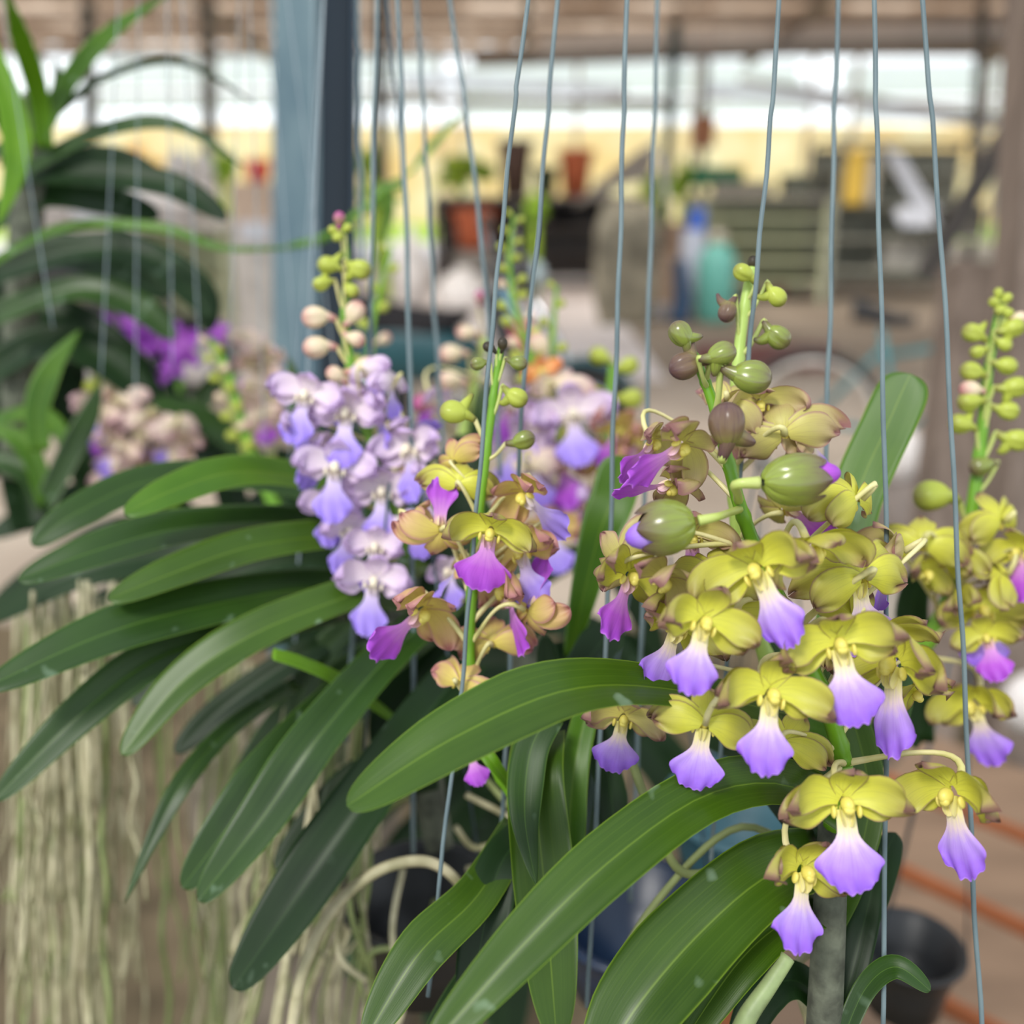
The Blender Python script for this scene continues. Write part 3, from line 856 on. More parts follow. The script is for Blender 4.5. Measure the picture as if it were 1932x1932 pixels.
# clutter boxes on shelving (individually)
k = 0
for (px, py, wd, hh, col, lab, cat) in (
        (1270, 455, 0.24, 0.34, (136, 112, 92), 'brown cardboard box left of the gas cylinder', 'box'),
        (1700, 460, 0.5, 0.36, (150, 146, 138), 'greyish box on the dark shelving behind the bicycle', 'box'),
        (1815, 420, 0.44, 0.36, (96, 92, 84), 'dark grey box at the right end of the shelving', 'box'),
        (1400, 350, 0.7, 0.16, (128, 122, 110), 'flat grey tray on top of the olive shelving', 'tray'),
        (1500, 345, 0.3, 0.24, (96, 98, 84), 'small dark box on top of the olive shelving', 'box')):
    c = PY(px, py, 12.6)
    hz_ = [hs * q_ / 5 + 0.016 for hs in ((h2,) if px < 1570 else (h3,)) for q_ in range(1, 6)]
    c.z = (min(hz_, key=lambda v: abs(v - (c.z - hh / 2))) if px > 1300 else 0.62) + hh / 2 + 0.004
    if px == 1270: c = PF(1268, 575); c.z = 0.62 + hh / 2
    o = MB().box(c, (wd, 0.22, hh), Matrix.Rotation(R(8), 3, 'Z')).build(cat if cat == 'tray' else 'storage_box', mat('box_%d' % k, col, 0.7, var=0.5)); tag(o, lab, cat); k += 1

o = MB().box((PY(893, 440, 13.7).x, 13.7, 0.27), (0.5, 0.5, 0.54)).build('concrete_block', M_grey); tag(o, 'grey block carrying the orange pot in front of the long dark rack', 'block')
sack(1178, 500, 10.6, 0.62, 1.2, 0.5, mat('pile_olive', (150, 142, 122), 0.8, var=0.9, col2=(92, 86, 72), scale=5), 'tall olive-grey covered pile standing right of the scooter front', 'covered_pile', cat='pile', ex_=0.35, z=.6)
# stack of things left of the cylinder, standing on the floor
base = PF(1215, 600)
st = [((1215, 590), 0.5, 0.12, (214, 216, 226), 'folded white sheet lying on the floor left of the gas cylinder', 'folded_sheet', 'sheet'),
      ((1195, 530), 0.3, 0.42, (196, 200, 214), 'white carton standing behind the folded sheet', 'white_carton', 'box'),
      ((1268, 520), 0.34, 0.62, (150, 128, 108), 'tan carton standing between the white carton and the gas cylinder', 'tan_carton', 'box')]
for (p, wd, hh, col, lab, nm, cat) in st:
    c = PF(p[0], 596 if nm == 'folded_sheet' else 575)
    o = MB().box((c.x, c.y, hh / 2), (wd, 0.3, hh), Matrix.Rotation(R(-12), 3, 'Z')).build(nm, mat(nm, col, 0.7, var=0.4)); tag(o, lab, cat)
c = PF(1198, 575)
o = MB().lathe((c.x, c.y, 0.42), [(0.001, 0), (0.15, 0), (0.17, 0.05), (0.15, 0.28), (0.001, 0.28)], 18).build('black_tub', M_black); tag(o, 'black tub on top of the white carton', 'tub')
c = PF(1275, 606)
mb = MB()
mb.tube([(c.x, c.y - 0.2, 0.02), (c.x + 0.02, c.y - 0.2, 0.3), (c.x - 0.03, c.y - 0.18, 0.66)], [0.11, 0.09, 0.07], 10, sub=5)
o = mb.build('navy_bag', mat('navy_bag', (36, 70, 104), 0.6, var=0.4)); tag(o, 'dark blue bag standing against the tan carton', 'bag')
# gas cylinder
c = PF(1345, 606)
e = empty('gas_cylinder', (c.x, c.y, 0), 'turquoise gas cylinder with a pale cap standing on the floor', 'gas cylinder')
MB().lathe((c.x, c.y, 0), [(0.001, 0.0), (0.17, 0.0), (0.2, 0.04), (0.205, 0.55), (0.19, 0.68), (0.12, 0.78), (0.06, 0.82), (0.001, 0.82)], 24).build('cylinder_body', mat('cyl_teal', (104, 176, 162), 0.4, var=0.5, col2=(86, 150, 138)), e)
MB().lathe((c.x, c.y, 0.8), [(0.001, 0), (0.07, 0), (0.08, 0.1), (0.06, 0.14), (0.001, 0.14)], 16).build('valve_cap', mat('cap_pale', (200, 190, 172), 0.5), e)
c = PF(1310, 590)
o = MB().lathe((c.x, c.y + 0.3, 0.0), [(0.001, 0), (0.14, 0), (0.14, 0.9), (0.001, 0.9)], 18).build('storage_drum', mat('drum_grey', (170, 176, 190), 0.5)); tag(o, 'pale grey drum behind the gas cylinder', 'drum')
o = MB().box((c.x + 0.02, c.y + 0.3, 0.9 + 0.12), (0.17, 0.12, 0.24)).build('blue_canister', mat('blue_can', (44, 92, 190), 0.5)); tag(o, 'bright blue canister on top of the pale grey drum', 'canister')
c = PF(1465, 560)
o = MB().lathe((c.x, c.y, 0), [(0.001, 0), (0.1, 0), (0.13, 0.26), (0.001, 0.26)], 16).build('red_bucket', mat('dull_red', (140, 66, 70), 0.6)); tag(o, 'dull red bucket on the floor right of the gas cylinder', 'bucket')
c = PF(1480, 712)
o = MB().box((c.x - 0.1, c.y + 0.3, 0.10), (1.1, 0.16, 0.2)).build('red_plank', mat('red_plank', (126, 82, 78), 0.7, var=0.4)); tag(o, 'dull red plank lying on the floor behind the bicycle wheel', 'plank')

# left background: pale sacks, boxes, red bucket
M_sack = mat('sack_white', (216, 210, 208), 0.8, var=0.5, col2=(188, 180, 174), scale=3)


M_benchtop = mat('bench_top', (206, 198, 190), 0.7, var=0.4)
e, hb = rack(-150, 418, 425, 9.0, 1.6, M_olive, M_benchtop, 'long pale bench behind the upper left leaves', 2, 'work_bench', 'bench')
sack(300, 395, 9.8, 1.15, 0.42, 0.7, M_sack, 'big rounded white sack on the pale bench at left', z=hb + .21)
sack(190, 408, 9.25, 0.46, 0.24, 0.34, M_cloth, 'small bluish white sack in front of the big white sack', z=hb + .12)
sack(90, 385, 9.8, 0.66, 0.34, 0.5, M_sack, 'white sack at the left end of the pale bench', z=hb + .17)
c = PY(486, 395, 6.8)
o = MB().box((c.x, c.y, c.z), (0.26, 0.3, 0.34)).build('storage_box', mat('box_beige', (196, 172, 152), 0.7, var=0.3)); tag(o, 'beige box just left of the thick teal post', 'box')
o = MB().lathe((c.x + 0.02, c.y, c.z + 0.17), [(0.001, 0), (0.06, 0), (0.09, 0.14), (0.001, 0.14)], 16).build('red_bowl', mat('red', (210, 60, 50), 0.5)); tag(o, 'small red bowl on top of the beige box by the teal post', 'bowl')
o = MB().box((c.x + 0.02, c.y - 0.2, c.z - 0.13), (0.18, 0.1, 0.12)).build('white_tub', M_cloth); tag(o, 'white tub in front of the beige box', 'tub')
o = MB().box((c.x, c.y, (c.z - 0.17) / 2), (0.30, 0.32, c.z - 0.17)).build('plinth_block', M_benchtop); tag(o, 'pale block carrying the beige box beside the teal post', 'block')
for (px, py, r, lab) in ((340, 330, 0.11, 'grey hanging bag nearest the orange bush'), (384, 318, 0.08, 'grey hanging bag right of the other by the orange bush')):
    c = PY(px, py, 8.2)
    o = MB().ball(c, (r, r, r * 1.7), None, 14, 10).tube([c + Vector((0, 0, r * 1.6)), Vector((c.x, c.y, roofz(c.y) - .05))], 0.006, 5).build('hanging_bag', M_offw); tag(o, lab, 'bag')

# ------------------------------------------------------------------ scooter
M_bk = mat('scooter_black', (30, 31, 34), 0.3, 0.6, coat=0.4)
M_seat = mat('scooter_seat', (34, 33, 36), 0.75, 0.2)
M_tealb = mat('scooter_teal', (26, 72, 80), 0.4, 0.4, coat=0.1)
M_chrome = mat('chrome', (190, 195, 200), 0.2, metal=0.9)
M_tyre = mat('tyre', (30, 30, 30), 0.8)
sc0 = PF(800, 830); sc0 = Vector((sc0.x, 5.5, 0)); sc0.x = PY(800, 700, 5.5).x
scz = R(-14)
SM = Matrix.Rotation(scz, 3, 'Z')


def SP(x, y, z): return sc0 + SM @ Vector((x, y, z))


scoot = empty('scooter', sc0, 'parked dark teal and black motor scooter behind the flower spikes', 'scooter')


def torus(mb, c, Rr, r, M, n=40, m_=10, sq=1.0):
    rows = []
    for i in range(n + 1):
        a = 2 * math.pi * i / n
        row = []
        for j in range(m_):
            b = 2 * math.pi * j / m_
            row.append(Vector(c) + M @ Vector(((Rr + r * math.cos(b)) * math.cos(a), r * math.sin(b) * sq, (Rr + r * math.cos(b)) * math.sin(a))))
        rows.append(row)
    mb.grid(rows, closed=True)
    return mb


for x in (-0.35, 0.92):
    wh = torus(MB(), SP(x, 0, 0.27), 0.22, 0.05, SM).build('wheel', M_tyre, scoot)
    MB().lathe(SP(x, 0, 0.27), [(0.001, -0.03), (0.16, -0.03), (0.17, 0), (0.16, 0.03), (0.001, 0.03)], 20, SM @ Matrix.Rotation(R(90), 3, 'X')).build('wheel_hub', M_chrome, wh)
rows = []
for i in range(15):
    t = i / 14
    x = -0.62 + 0.95 * t
    zc = 0.52 + 0.07 * math.sin(t * 3.1)
    hw = 0.15 * math.sin(0.5 + t * 2.1); hh = 0.2 * (0.55 + 0.45 * math.sin(t * 3.14))
    rows.append([SP(x, hw * math.cos(a), zc + hh * math.sin(a)) for a in [2 * math.pi * q / 14 for q in range(14)]])
MB().grid(rows, closed=True, caps=True).build('rear_body', M_tealb, scoot)
rows = []
for i in range(15):
    t = i / 14
    x = -0.6 + 0.85 * t
    zc = 0.78 + 0.05 * math.cos(t * 5) - 0.03 * t
    hw = 0.17 * (1 - 0.35 * t); hh = 0.11 * math.sin(0.4 + t * 2.4)
    rows.append([SP(x, hw * math.cos(a), zc + hh * math.sin(a)) for a in [2 * math.pi * q / 14 for q in range(14)]])
MB().grid(rows, closed=True, caps=True).build('seat', M_seat, scoot)
# front leg shield
rows = []
for i in range(12):
    t = i / 11
    z = 0.30 + 0.62 * t
    x = 0.78 - 0.26 * t
    rows.append([SP(x - 0.10 * abs(u) ** 2, 0.22 * u * (0.65 + 0.35 * math.sin(t * 3)), z) for u in [q / 6 - 1 for q in range(13)]])
rows_b = [[p + SM @ Vector((-0.05, 0, 0)) for p in r] for r in rows]
MB().grid([a + b[::-1] for a, b in zip(rows, rows_b)], closed=True, caps=True).build('leg_shield', M_bk, scoot)
MB().beam(SP(0.80, -0.20, 0.36), SP(0.50, -0.21, 0.98), 0.03, 0.05).build('trim_stripe', mat('stripe_blue', (110, 150, 172), 0.4), scoot)
MB().beam(SP(0.66, -0.235, 0.66), SP(0.60, -0.24, 0.78), 0.02, 0.09).build('sticker', mat('sticker_red', (196, 92, 98), 0.5), scoot)
hm = MB(); hm.ball(SP(0.53, 0, 1.0), (0.14, 0.17, 0.10), SM, 16, 10); hm.build('headlight_cowl', M_bk, scoot)
MB().ball(SP(0.64, 0, 1.0), (0.05, 0.09, 0.07), SM, 12, 8).build('headlight', mat('lens', (180, 200, 205), 0.15), scoot)
MB().tube([SP(0.42, -0.36, 1.05), SP(0.5, -0.15, 1.02), SP(0.5, 0.15, 1.02), SP(0.42, 0.36, 1.05)], 0.018, 8, sub=4).build('handlebar', M_bk, scoot)
for sg in (-1, 1):
    MB().tube([SP(0.47, 0.25 * sg, 1.04), SP(0.45, 0.30 * sg, 1.24)], 0.008, 6).build('mirror_arm', M_chrome, scoot)
    MB().ball(SP(0.45, 0.31 * sg, 1.27), (0.02, 0.07, 0.045), SM, 12, 8).build('mirror', M_bk, scoot)
MB().box(SP(0.45, 0, 0.28), (0.6, 0.26, 0.06), SM).build('footboard', M_bk, scoot)
rows = []
for i in range(10):
    a = R(30 + 130 * i / 9)
    rows.append([SP(0.92 + 0.31 * math.cos(a), v_ * 0.07, 0.27 + 0.31 * math.sin(a) - 0.03 * v_ * v_) for v_ in (-1, -.5, 0, .5, 1)])
MB().grid(rows).build('front_fender', M_tealb, scoot)
MB().tube([SP(0.92, 0.0, 0.27), SP(0.78, 0, 0.6), SP(0.56, 0, 0.98)], 0.03, 8).build('fork', M_chrome, scoot)

# second dark motorbike, mostly behind the left leaves
c = PY(215, 500, 6.8); c.x -= 0.22
o = empty('motorbike', (c.x, 6.8, 0), 'dark motorbike mostly hidden behind the left leaves, black seat arch showing', 'motorbike')
sz = 0.86
MB().ball((c.x - 0.2, 6.8, sz), (0.40, 0.14, 0.10), None, 18, 10).build('seat', M_bk, o)
MB().ball((c.x + 0.28, 6.8, sz - 0.02), (0.26, 0.15, 0.16), None, 18, 10).build('fuel_tank', M_bk, o)
MB().box((c.x + 0.02, 6.8, 0.5), (0.42, 0.2, 0.38)).tube([(c.x - 0.2, 6.92, 0.34), (c.x - 0.75, 6.94, 0.4)], 0.045, 8).build('engine', M_bk, o)
for dx in (-0.64, 0.70):
    torus(MB(), (c.x + dx, 6.8, 0.30), 0.24, 0.055, Matrix.Identity(3)).build('wheel', M_tyre, o)
MB().tube([(c.x - 0.64, 6.72, 0.30), (c.x - 0.1, 6.72, 0.42), (c.x + 0.2, 6.72, 0.6)], 0.025, 8).tube([(c.x + 0.70, 6.8, 0.30), (c.x + 0.52, 6.8, 0.72), (c.x + 0.42, 6.8, 1.02)], 0.03, 8).tube([(c.x - 0.5, 6.8, 0.78), (c.x - 0.64, 6.8, 0.5)], 0.02, 8).build('frame', M_bk, o)
MB().tube([(c.x + 0.34, 6.5, 1.02), (c.x + 0.42, 6.7, 1.04), (c.x + 0.42, 6.9, 1.04), (c.x + 0.34, 7.1, 1.02)], 0.015, 8, sub=3).build('handlebar', M_bk, o)

# ------------------------------------------------------------------ bicycle
bz = R(-18)
BM = Matrix.Rotation(bz, 3, 'Z')
b0 = PY(1530, 790, 4.8); b0.z = 0.34


def BP(x, y, z): return Vector((b0.x, b0.y, 0)) + BM @ Vector((x, y, z))


bike = empty('bicycle', (b0.x, b0.y, 0), 'teal bicycle with a black saddle parked behind the tall bright leaf', 'bicycle')
M_bt = mat('bike_teal', (52, 116, 122), 0.35)
M_rim = mat('bike_rim', (206, 200, 192), 0.35, metal=0.3)
M_fend = mat('bike_fender', (58, 56, 56), 0.5)
for x in (0, 1.02):
    wh = torus(MB(), BP(x, 0, 0.34), 0.325, 0.017, BM, 56).build('tyre', M_tyre, bike)
    torus(MB(), BP(x, 0, 0.34), 0.297, 0.014, BM, 56).build('rim', M_rim, wh)
    sp_ = MB()
    for i in range(16):
        a = 2 * math.pi * i / 16
        sp_.tube([BP(x, 0, 0.34), BP(x + 0.295 * math.cos(a), 0, 0.34 + 0.295 * math.sin(a))], 0.0018, 4)
    sp_.lathe(BP(x, 0, 0.34), [(0.001, -0.04), (0.025, -0.04), (0.025, 0.04), (0.001, 0.04)], 12, BM @ Matrix.Rotation(R(90), 3, 'X'))
    sp_.build('spokes', M_rim, wh)
    rows = []
    for i in range(22):
        a = R(5 + 165 * i / 21)
        rows.append([BP(x - 0.365 * math.cos(a), v_ * 0.03, 0.34 + 0.365 * math.sin(a) - 0.012 * v_ * v_) for v_ in (-1, -.5, 0, .5, 1)])
    MB().grid(rows).build('fender', M_fend, bike)
fr = MB()
for a, b in (((0, 0, .34), (.42, 0, .30)), ((0, 0, .34), (.30, 0, .72)), ((.42, 0, .30), (.28, 0, .80)), ((.42, 0, .30), (.86, 0, .72)), ((.32, 0, .68), (.84, 0, .80)), ((.82, 0, .92), (1.02, 0, .34))):
    fr.tube([BP(*a), BP(*b)], 0.016, 8)
fr.build('frame', M_bt, bike)
rows = []
for i in range(10):
    t = i / 9
    hw = 0.095 * (1 - 0.7 * t ** 0.8)
    rows.append([BP(0.14 + 0.28 * t, hw * math.cos(a), 0.87 + (0.055 - 0.03 * t) * math.sin(a) + 0.02 * math.cos(t * 4)) for a in [2 * math.pi * q / 10 for q in range(10)]])
MB().grid(rows, closed=True, caps=True).build('saddle', M_black, bike)
MB().tube([BP(0.28, 0, 0.78), BP(0.27, 0, 0.86)], 0.013, 8).build('seat_post', M_rim, bike)
MB().tube([BP(0.70, -0.28, 1.02), BP(0.80, -0.2, 1.04), BP(0.82, 0, 0.98), BP(0.80, 0.2, 1.04), BP(0.70, 0.28, 1.02)], 0.012, 8, sub=4).build('handlebar', M_rim, bike)
bk = MB()
for i in range(7):
    z = 0.74 + 0.045 * i
    q = [BP(0.92, -0.15, z), BP(1.18, -0.15, z), BP(1.18, 0.15, z), BP(0.92, 0.15, z), BP(0.92, -0.15, z)]
    bk.tube(q, 0.003, 4)
for i in range(9):
    for yy in (-0.15, 0.15):
        bk.tube([BP(0.92 + 0.26 * i / 8, yy, 0.74), BP(0.92 + 0.26 * i / 8, yy, 1.01)], 0.003, 4)
bk.build('basket', M_fend, bike)
MB().tube([BP(0.42, -0.05, 0.30), BP(0.52, -0.06, 0.17)], 0.01, 6).build('pedal_crank', M_rim, bike)

# sacks by the timber prop
sack(1698, 862, 3.9, 0.17, 0.2, 0.18, M_sack, 'small off-white bag right of the tall bright leaf', z=.41)
sack(1792, 862, 3.9, 0.21, 0.18, 0.2, M_cloth, 'white bag with a teal band next to the small off-white bag', z=.40)
o = MB().beam(Vector((PY(1752, 815, 3.9).x, 3.9, .51)), Vector((PY(1830, 808, 3.9).x, 3.9, .51)), 0.08, 0.045).build('teal_band', M_bt); tag(o, 'teal folded strap lying over the white bags', 'strap')
sack(1765, 935, 3.9, 0.52, 0.32, 0.36, mat('sack_grey', (120, 110, 104), 0.8, var=0.5), 'grey-brown sack under the white bags by the timber prop', ex_=.5, z=.16)
sack(1722, 1180, 2.9, 0.36, 0.24, 0.26, mat('cushion_grey', (150, 142, 132), 0.8, var=0.4), 'greyish rounded sack behind the yellow flowers at right', rz=30, z=.12)
c = PY(1950, 1330, 1.6)
o = MB().ball(c, (0.055, 0.055, 0.06), None, 18, 12).build('white_ball_float', M_sack); tag(o, 'pale round float at the right edge', 'float')
# table of brown boards, lower right
bt = empty('board_bench', P(1850, 1700, 1.5), 'low bench of brown boards at the lower right', 'bench')
O = P(1700, 1440, 1.55)
O.z = 0.62
dx = Vector((0.72, -0.69, 0)).normalized(); dy = Vector((0.69, 0.72, 0)).normalized()
for i in range(4):
    c = O + dx * 0.75 - dy * (-0.02 + i * 0.175) + Vector((0, 0, -0.01 * i))
    M = Matrix((dx, dy, Vector((0, 0, 1)))).transposed()
    b_ = MB().box(c, (1.5, 0.155, 0.03), M).build('board', M_wood2, bt)
    MB().box(c - dy * 0.0805, (1.5, 0.006, 0.032), M).build('board_edge', M_wood3, b_)
for a_, b_ in ((0.05, 0.0), (1.4, 0.0), (0.05, -0.5), (1.4, -0.5)):
    q = O + dx * a_ + dy * b_
    MB().box((q.x, q.y, 0.29), (0.06, 0.06, 0.56)).build('leg', M_wood, bt)

# ================================================================== PLANTS
def plant(x, y, d, label, cat='orchid', name='orchid'):
    return empty(name, P(x, y, d), label, cat)


def leaves(pl, data):
    for t in data:
        pts, wpx, kind = t[0], t[1], t[2]
        kw = t[3] if len(t) > 3 else {}
        leaf(pl, pts, wpx, kind, **kw)


# ---------------------------------------------------------------- A: yellow-green orchid at the right
A = plant(1570, 1880, 0.31, 'orchid with yellow-green flowers and broad violet lips, nearest at the right')
MB().tube([P(1545, 2120, .325), P(1555, 1930, .325), P(1566, 1700, .325), P(1572, 1500, .335)], [.0062, .0060, .0055, .0045], 10, sub=8).build('stem', M_stem, A)
leaves(A, [
    ([(1500, 1350, .325), (1265, 1300, .30), (1070, 1300, .28), (860, 1390, .27), (655, 1522, .265)], 148, 'near', dict(fold=.3, roll=14, base=.5, tip='round')),
    ([(1590, 1540, .325), (1480, 1478, .31), (1330, 1500, .295), (1150, 1625, .28), (980, 1790, .27), (800, 1990, .26)], 118, 'near', dict(fold=.5, roll=-4, base=.8)),
    ([(1560, 1620, .33), (1450, 1650, .31), (1320, 1760, .30), (1200, 1900, .29), (1120, 2040, .285)], 170, 'near', dict(fold=.45, roll=0, base=.75)),
    ([(1560, 1720, .33), (1480, 1740, .315), (1390, 1820, .305), (1280, 1980, .30)], 92, 'near', dict(fold=.4)),
    ([(1560, 1400, .35), (1580, 1200, .37), (1610, 960, .38), (1680, 790, .38), (1718, 706, .38)], 100, 'bright', dict(fold=.12, base=.7, tip='blunt')),
    ([(1560, 1760, .33), (1610, 1650, .34), (1640, 1500, .345), (1600, 1330, .35), (1540, 1180, .35)], 62, 'near', dict(fold=.3)),
    ([(1560, 1960, .33), (1600, 1800, .34), (1650, 1660, .35), (1690, 1572, .36)], 74, 'dark', dict(fold=.2, tip='round', base=.6)),
    ([(1580, 1990, .32), (1630, 1870, .32), (1690, 1825, .315), (1755, 1870, .31)], 46, 'mid', dict(fold=.35)),
    ([(1570, 1960, .33), (1600, 1860, .33), (1640, 1700, .34), (1660, 1600, .35)], 60, 'dark', dict(fold=.35, tip='point')),
    ([(1550, 1580, .34), (1480, 1480, .36), (1430, 1400, .37), (1330, 1380, .39)], 120, 'dark', dict(fold=.3)),
    ([(1560, 1900, .335), (1500, 1850, .33), (1440, 1880, .33), (1380, 2000, .33)], 80, 'dark', dict(fold=.3)),
    ([(1550, 1480, .35), (1500, 1300, .38), (1440, 1130, .40), (1420, 1010, .41)], 80, 'mid', dict(fold=.3)),
    ([(1560, 1560, .35), (1640, 1440, .37), (1690, 1330, .38), (1700, 1240, .39)], 60, 'mid', dict(fold=.3)),
])
MB().tube([P(1392, 1960, .30), P(1412, 1915, .30), P(1450, 1860, .302), P(1486, 1805, .305)], [.0032, .003, .0026, .0024], 12, sub=6).build('old_flower_stalk', mat('old_stalk', (150, 168, 112), 0.5, var=0.7, scale=80), A)
for i, q in enumerate([[(1565, 1690), (1610, 1760), (1590, 1900), (1640, 1990)], [(1560, 1780), (1500, 1830), (1530, 1950), (1500, 2000)], [(1560, 1720), (1540, 1800), (1585, 1880), (1570, 2000)],
                       [(1555, 1600), (1460, 1600), (1300, 1650), (1240, 1560), (1190, 1430)], [(1560, 1650), (1400, 1560), (1240, 1700), (1120, 1900)]]):
    MB().tube([P(x, y, .345 + .004 * i) for x, y in q], .0014 + .0003 * (i % 2), 7, sub=7).build('root', M_root if i < 3 else M_rootg, A)
SA = stalk(A, [(1592, 1440, .318), (1560, 1330, .315), (1500, 1190, .31), (1440, 1070, .305), (1398, 960, .30), (1368, 850, .30), (1345, 760, .30), (1318, 690, .30), (1300, 655, .30)], 36, M_stalk)
MB().tube([P(1592, 1440, .318), P(1588, 1500, .322), P(1574, 1560, .326)], [.0030, .0034, .0038], 10, sub=5).build('stalk_base', M_stalk, A)
SA2 = stalk(A, [(1470, 1300, .36), (1405, 1120, .355), (1388, 960, .35), (1384, 800, .345), (1395, 660, .345), (1408, 560, .345), (1420, 505, .345)], 30, M_stalkp, taper=.6)
fa = lambda col, q_, d=.295, **k: flower(A, SA, col, q_, d, **k)
# front flowers, low to high
fa((1592, 1512), (1594, 1664), .285, seed=1)
fa((1512, 1640), (1474, 1755), .292, seed=2, yaw=22, pitch=-5, size=138)
fa((1796, 1492), (1838, 1602), .295, seed=3, yaw=-58, size=150, lipw=.34)
fa((1582, 1212), (1606, 1352), .278, seed=4, yaw=-6, pitch=5, size=146)
fa((1452, 1308), (1424, 1450), .278, seed=5, yaw=8, size=142, lipw=.39)
fa((1326, 1172), (1288, 1290), .275, seed=6, yaw=10, size=132, lipw=.4)
fa((1275, 1175), (1222, 1275), .305, seed=7, yaw=30, size=130)
fa((1330, 1365), (1314, 1458), .29, seed=8, yaw=172, size=122, pitch=10)
flower(A, SA, (1176, 1352), (1160, 1430), .33, seed=9, lip='violet', size=100, lipw=.46, kind='beige', pitch=18)
fa((1185, 1085), (1142, 1162), .30, seed=10, lip='magenta', yaw=40, size=118)
fa((1428, 1070), (1502, 1202), .278, seed=11, yaw=-30, size=150, lipw=.32)
fa((1530, 1030), (1548, 1120), .288, seed=12, yaw=20, pitch=55, size=150, lip=None)
fa((1625, 1090), (1650, 1180), .30, seed=13, yaw=-160, size=150, lip='violet')
fa((1690, 1250), (1722, 1432), .295, seed=14, yaw=-62, size=165, lipw=.3)
fa((1610, 1170), (1690, 1230), .31, seed=15, yaw=-150, size=130)
flower(A, SA, (1305, 1010), (1308, 1075), .305, seed=16, size=105, pitch=22, lip='magenta', lipw=.44, kind='beige')
flower(A, SA, (1285, 838), (1205, 872), .295, seed=17, size=120, yaw=45, lip='magenta', kind='beige', lipw=.34)
flower(A, SA, (1270, 910), (1190, 902), .31, seed=18, size=110, yaw=70, lip='magenta', kind='beige')
flower(A, SA2, (1432, 758), (1434, 800), .335, seed=19, size=100, pitch=35, lip='magenta', kind='beige', lipw=.4)
flower(A, SA2, (1480, 820), (1500, 900), .33, seed=20, size=130, yaw=165, lip=None, kind='beige')
flower(A, SA2, (1525, 812), (1560, 850), .34, seed=21, size=110, yaw=-120, lip='violet', kind='beige')
fa((1612, 945), (1640, 1020), .30, seed=22, size=130, yaw=-130, lip=None, openness=.7)
flower(A, SA2, (1480, 960), (1520, 1000), .335, seed=23, size=110, yaw=120, lip='magenta', kind='beige')
flower(A, SA2, (1230, 830), (1190, 860), .33, seed=24, size=95, yaw=60, lip='magenta', kind='beige')
fa((1690, 1040), (1690, 1120), .325, seed=25, size=120, yaw=-100, lip='violet', kind='beige')
fa((1180, 1060), (1230, 1100), .305, seed=26, size=120, yaw=140, lip=None, kind='beige')
fa((1390, 1150), (1370, 1240), .30, seed=27, size=140, yaw=170, lip=None)
fa((1480, 1400), (1460, 1440), .31, seed=28, size=110, yaw=150, lip=None)
fa((1660, 1210), (1700, 1260), .31, seed=29, size=130, yaw=-30, pitch=40, lip=None)
fa((1350, 1090), (1330, 1150), .30, seed=30, size=120, yaw=160, lip=None)
flower(A, SA2, (1375, 760), (1350, 790), .335, seed=31, size=100, yaw=150, lip=None, kind='beige')
fa((1730, 1300), (1760, 1330), .31, seed=32, size=100, yaw=-50, pitch=30, lip=None)
fa((1250, 1090), (1210, 1130), .29, seed=33, size=120, yaw=50, pitch=20, lip=None, kind='beige')
# buds


def opening_bud(parent, st, x, y, d, size, ang, lipcol, seed, sq=1.0):
    """half-open bud: cupped petals closed round a violet lip"""
    s = size / FPX * d
    c = P(x, y, d); a = R(ang)
    M3 = basis(math.cos(a), -math.sin(a), 25, 12)
    M = Matrix.Translation(c) @ (M3 * s).to_4x4() @ Matrix.Diagonal((sq, sq, 1, 1))
    mb = MB()
    for k_ in range(5):
        f = R(72 * k_ + 18)
        o_ = Vector((math.cos(f), math.sin(f), 0))
        strip(mb, M, o_ * 0.06 + Vector((0, 0, .38)), o_ * 1.0 + Vector((0, 0, .15)), -o_ * .15 + Vector((0, 0, -1)), 0.98, pprof(.30, b=.3, pk=.5), bend=2.5, cup=.42, seed=seed + k_, nc=5)
    fo = mb.build('opening_bud', FL['yellow'] if not lipcol else M_bud['olive'], parent, loc=c)
    MB().ball(M @ Vector((0.02, -0.08, -.16)), (.25 * s * sq, .24 * s * sq, .36 * s), M3, 14, 10).build('lip', LIP[lipcol or 'violet'], fo)
    q0 = nearest(st, c, .005); n1 = M @ Vector((0, 0, .42)); n2 = M @ Vector((.05, .1, .66))
    MB().tube([n1, n2, n2.lerp(q0, .5), q0], [.075 * s, .055 * s, .05 * s, .06 * s], 8, sub=5).build('bud_stem', M_pedg, fo)
    return fo


opening_bud(A, SA, 1255, 995, .28, 150, 197, 'violet', 3, .8)
opening_bud(A, SA, 1500, 905, .28, 172, 10, 'magenta', 9, .66)
bud(A, SA, 1372, 800, .285, 84, 'brown', 92, seed=3, horn=True)
bud(A, SA, 1292, 690, .295, 62, 'brown', 200, seed=4)
bud(A, SA, 1284, 630, .295, 52, 'olive', 120, seed=5)
bud(A, SA, 1362, 668, .29, 56, 'olive', 20, seed=6)
bud(A, SA, 1418, 711, .29, 76, 'olive', 350, seed=7, horn=False)
bud(A, SA2, 1373, 588, .34, 42, 'brown', 250, seed=8)
bud(A, SA2, 1402, 514, .34, 40, 'green', 150, seed=9, horn=False)
bud(A, SA2, 1465, 560, .34, 42, 'green', 310, seed=10)
bud(A, SA2, 1468, 636, .34, 52, 'olive', 320, seed=11)
bud(A, SA2, 1420, 494, .345, 22, 'dead', 80, seed=12, horn=False)

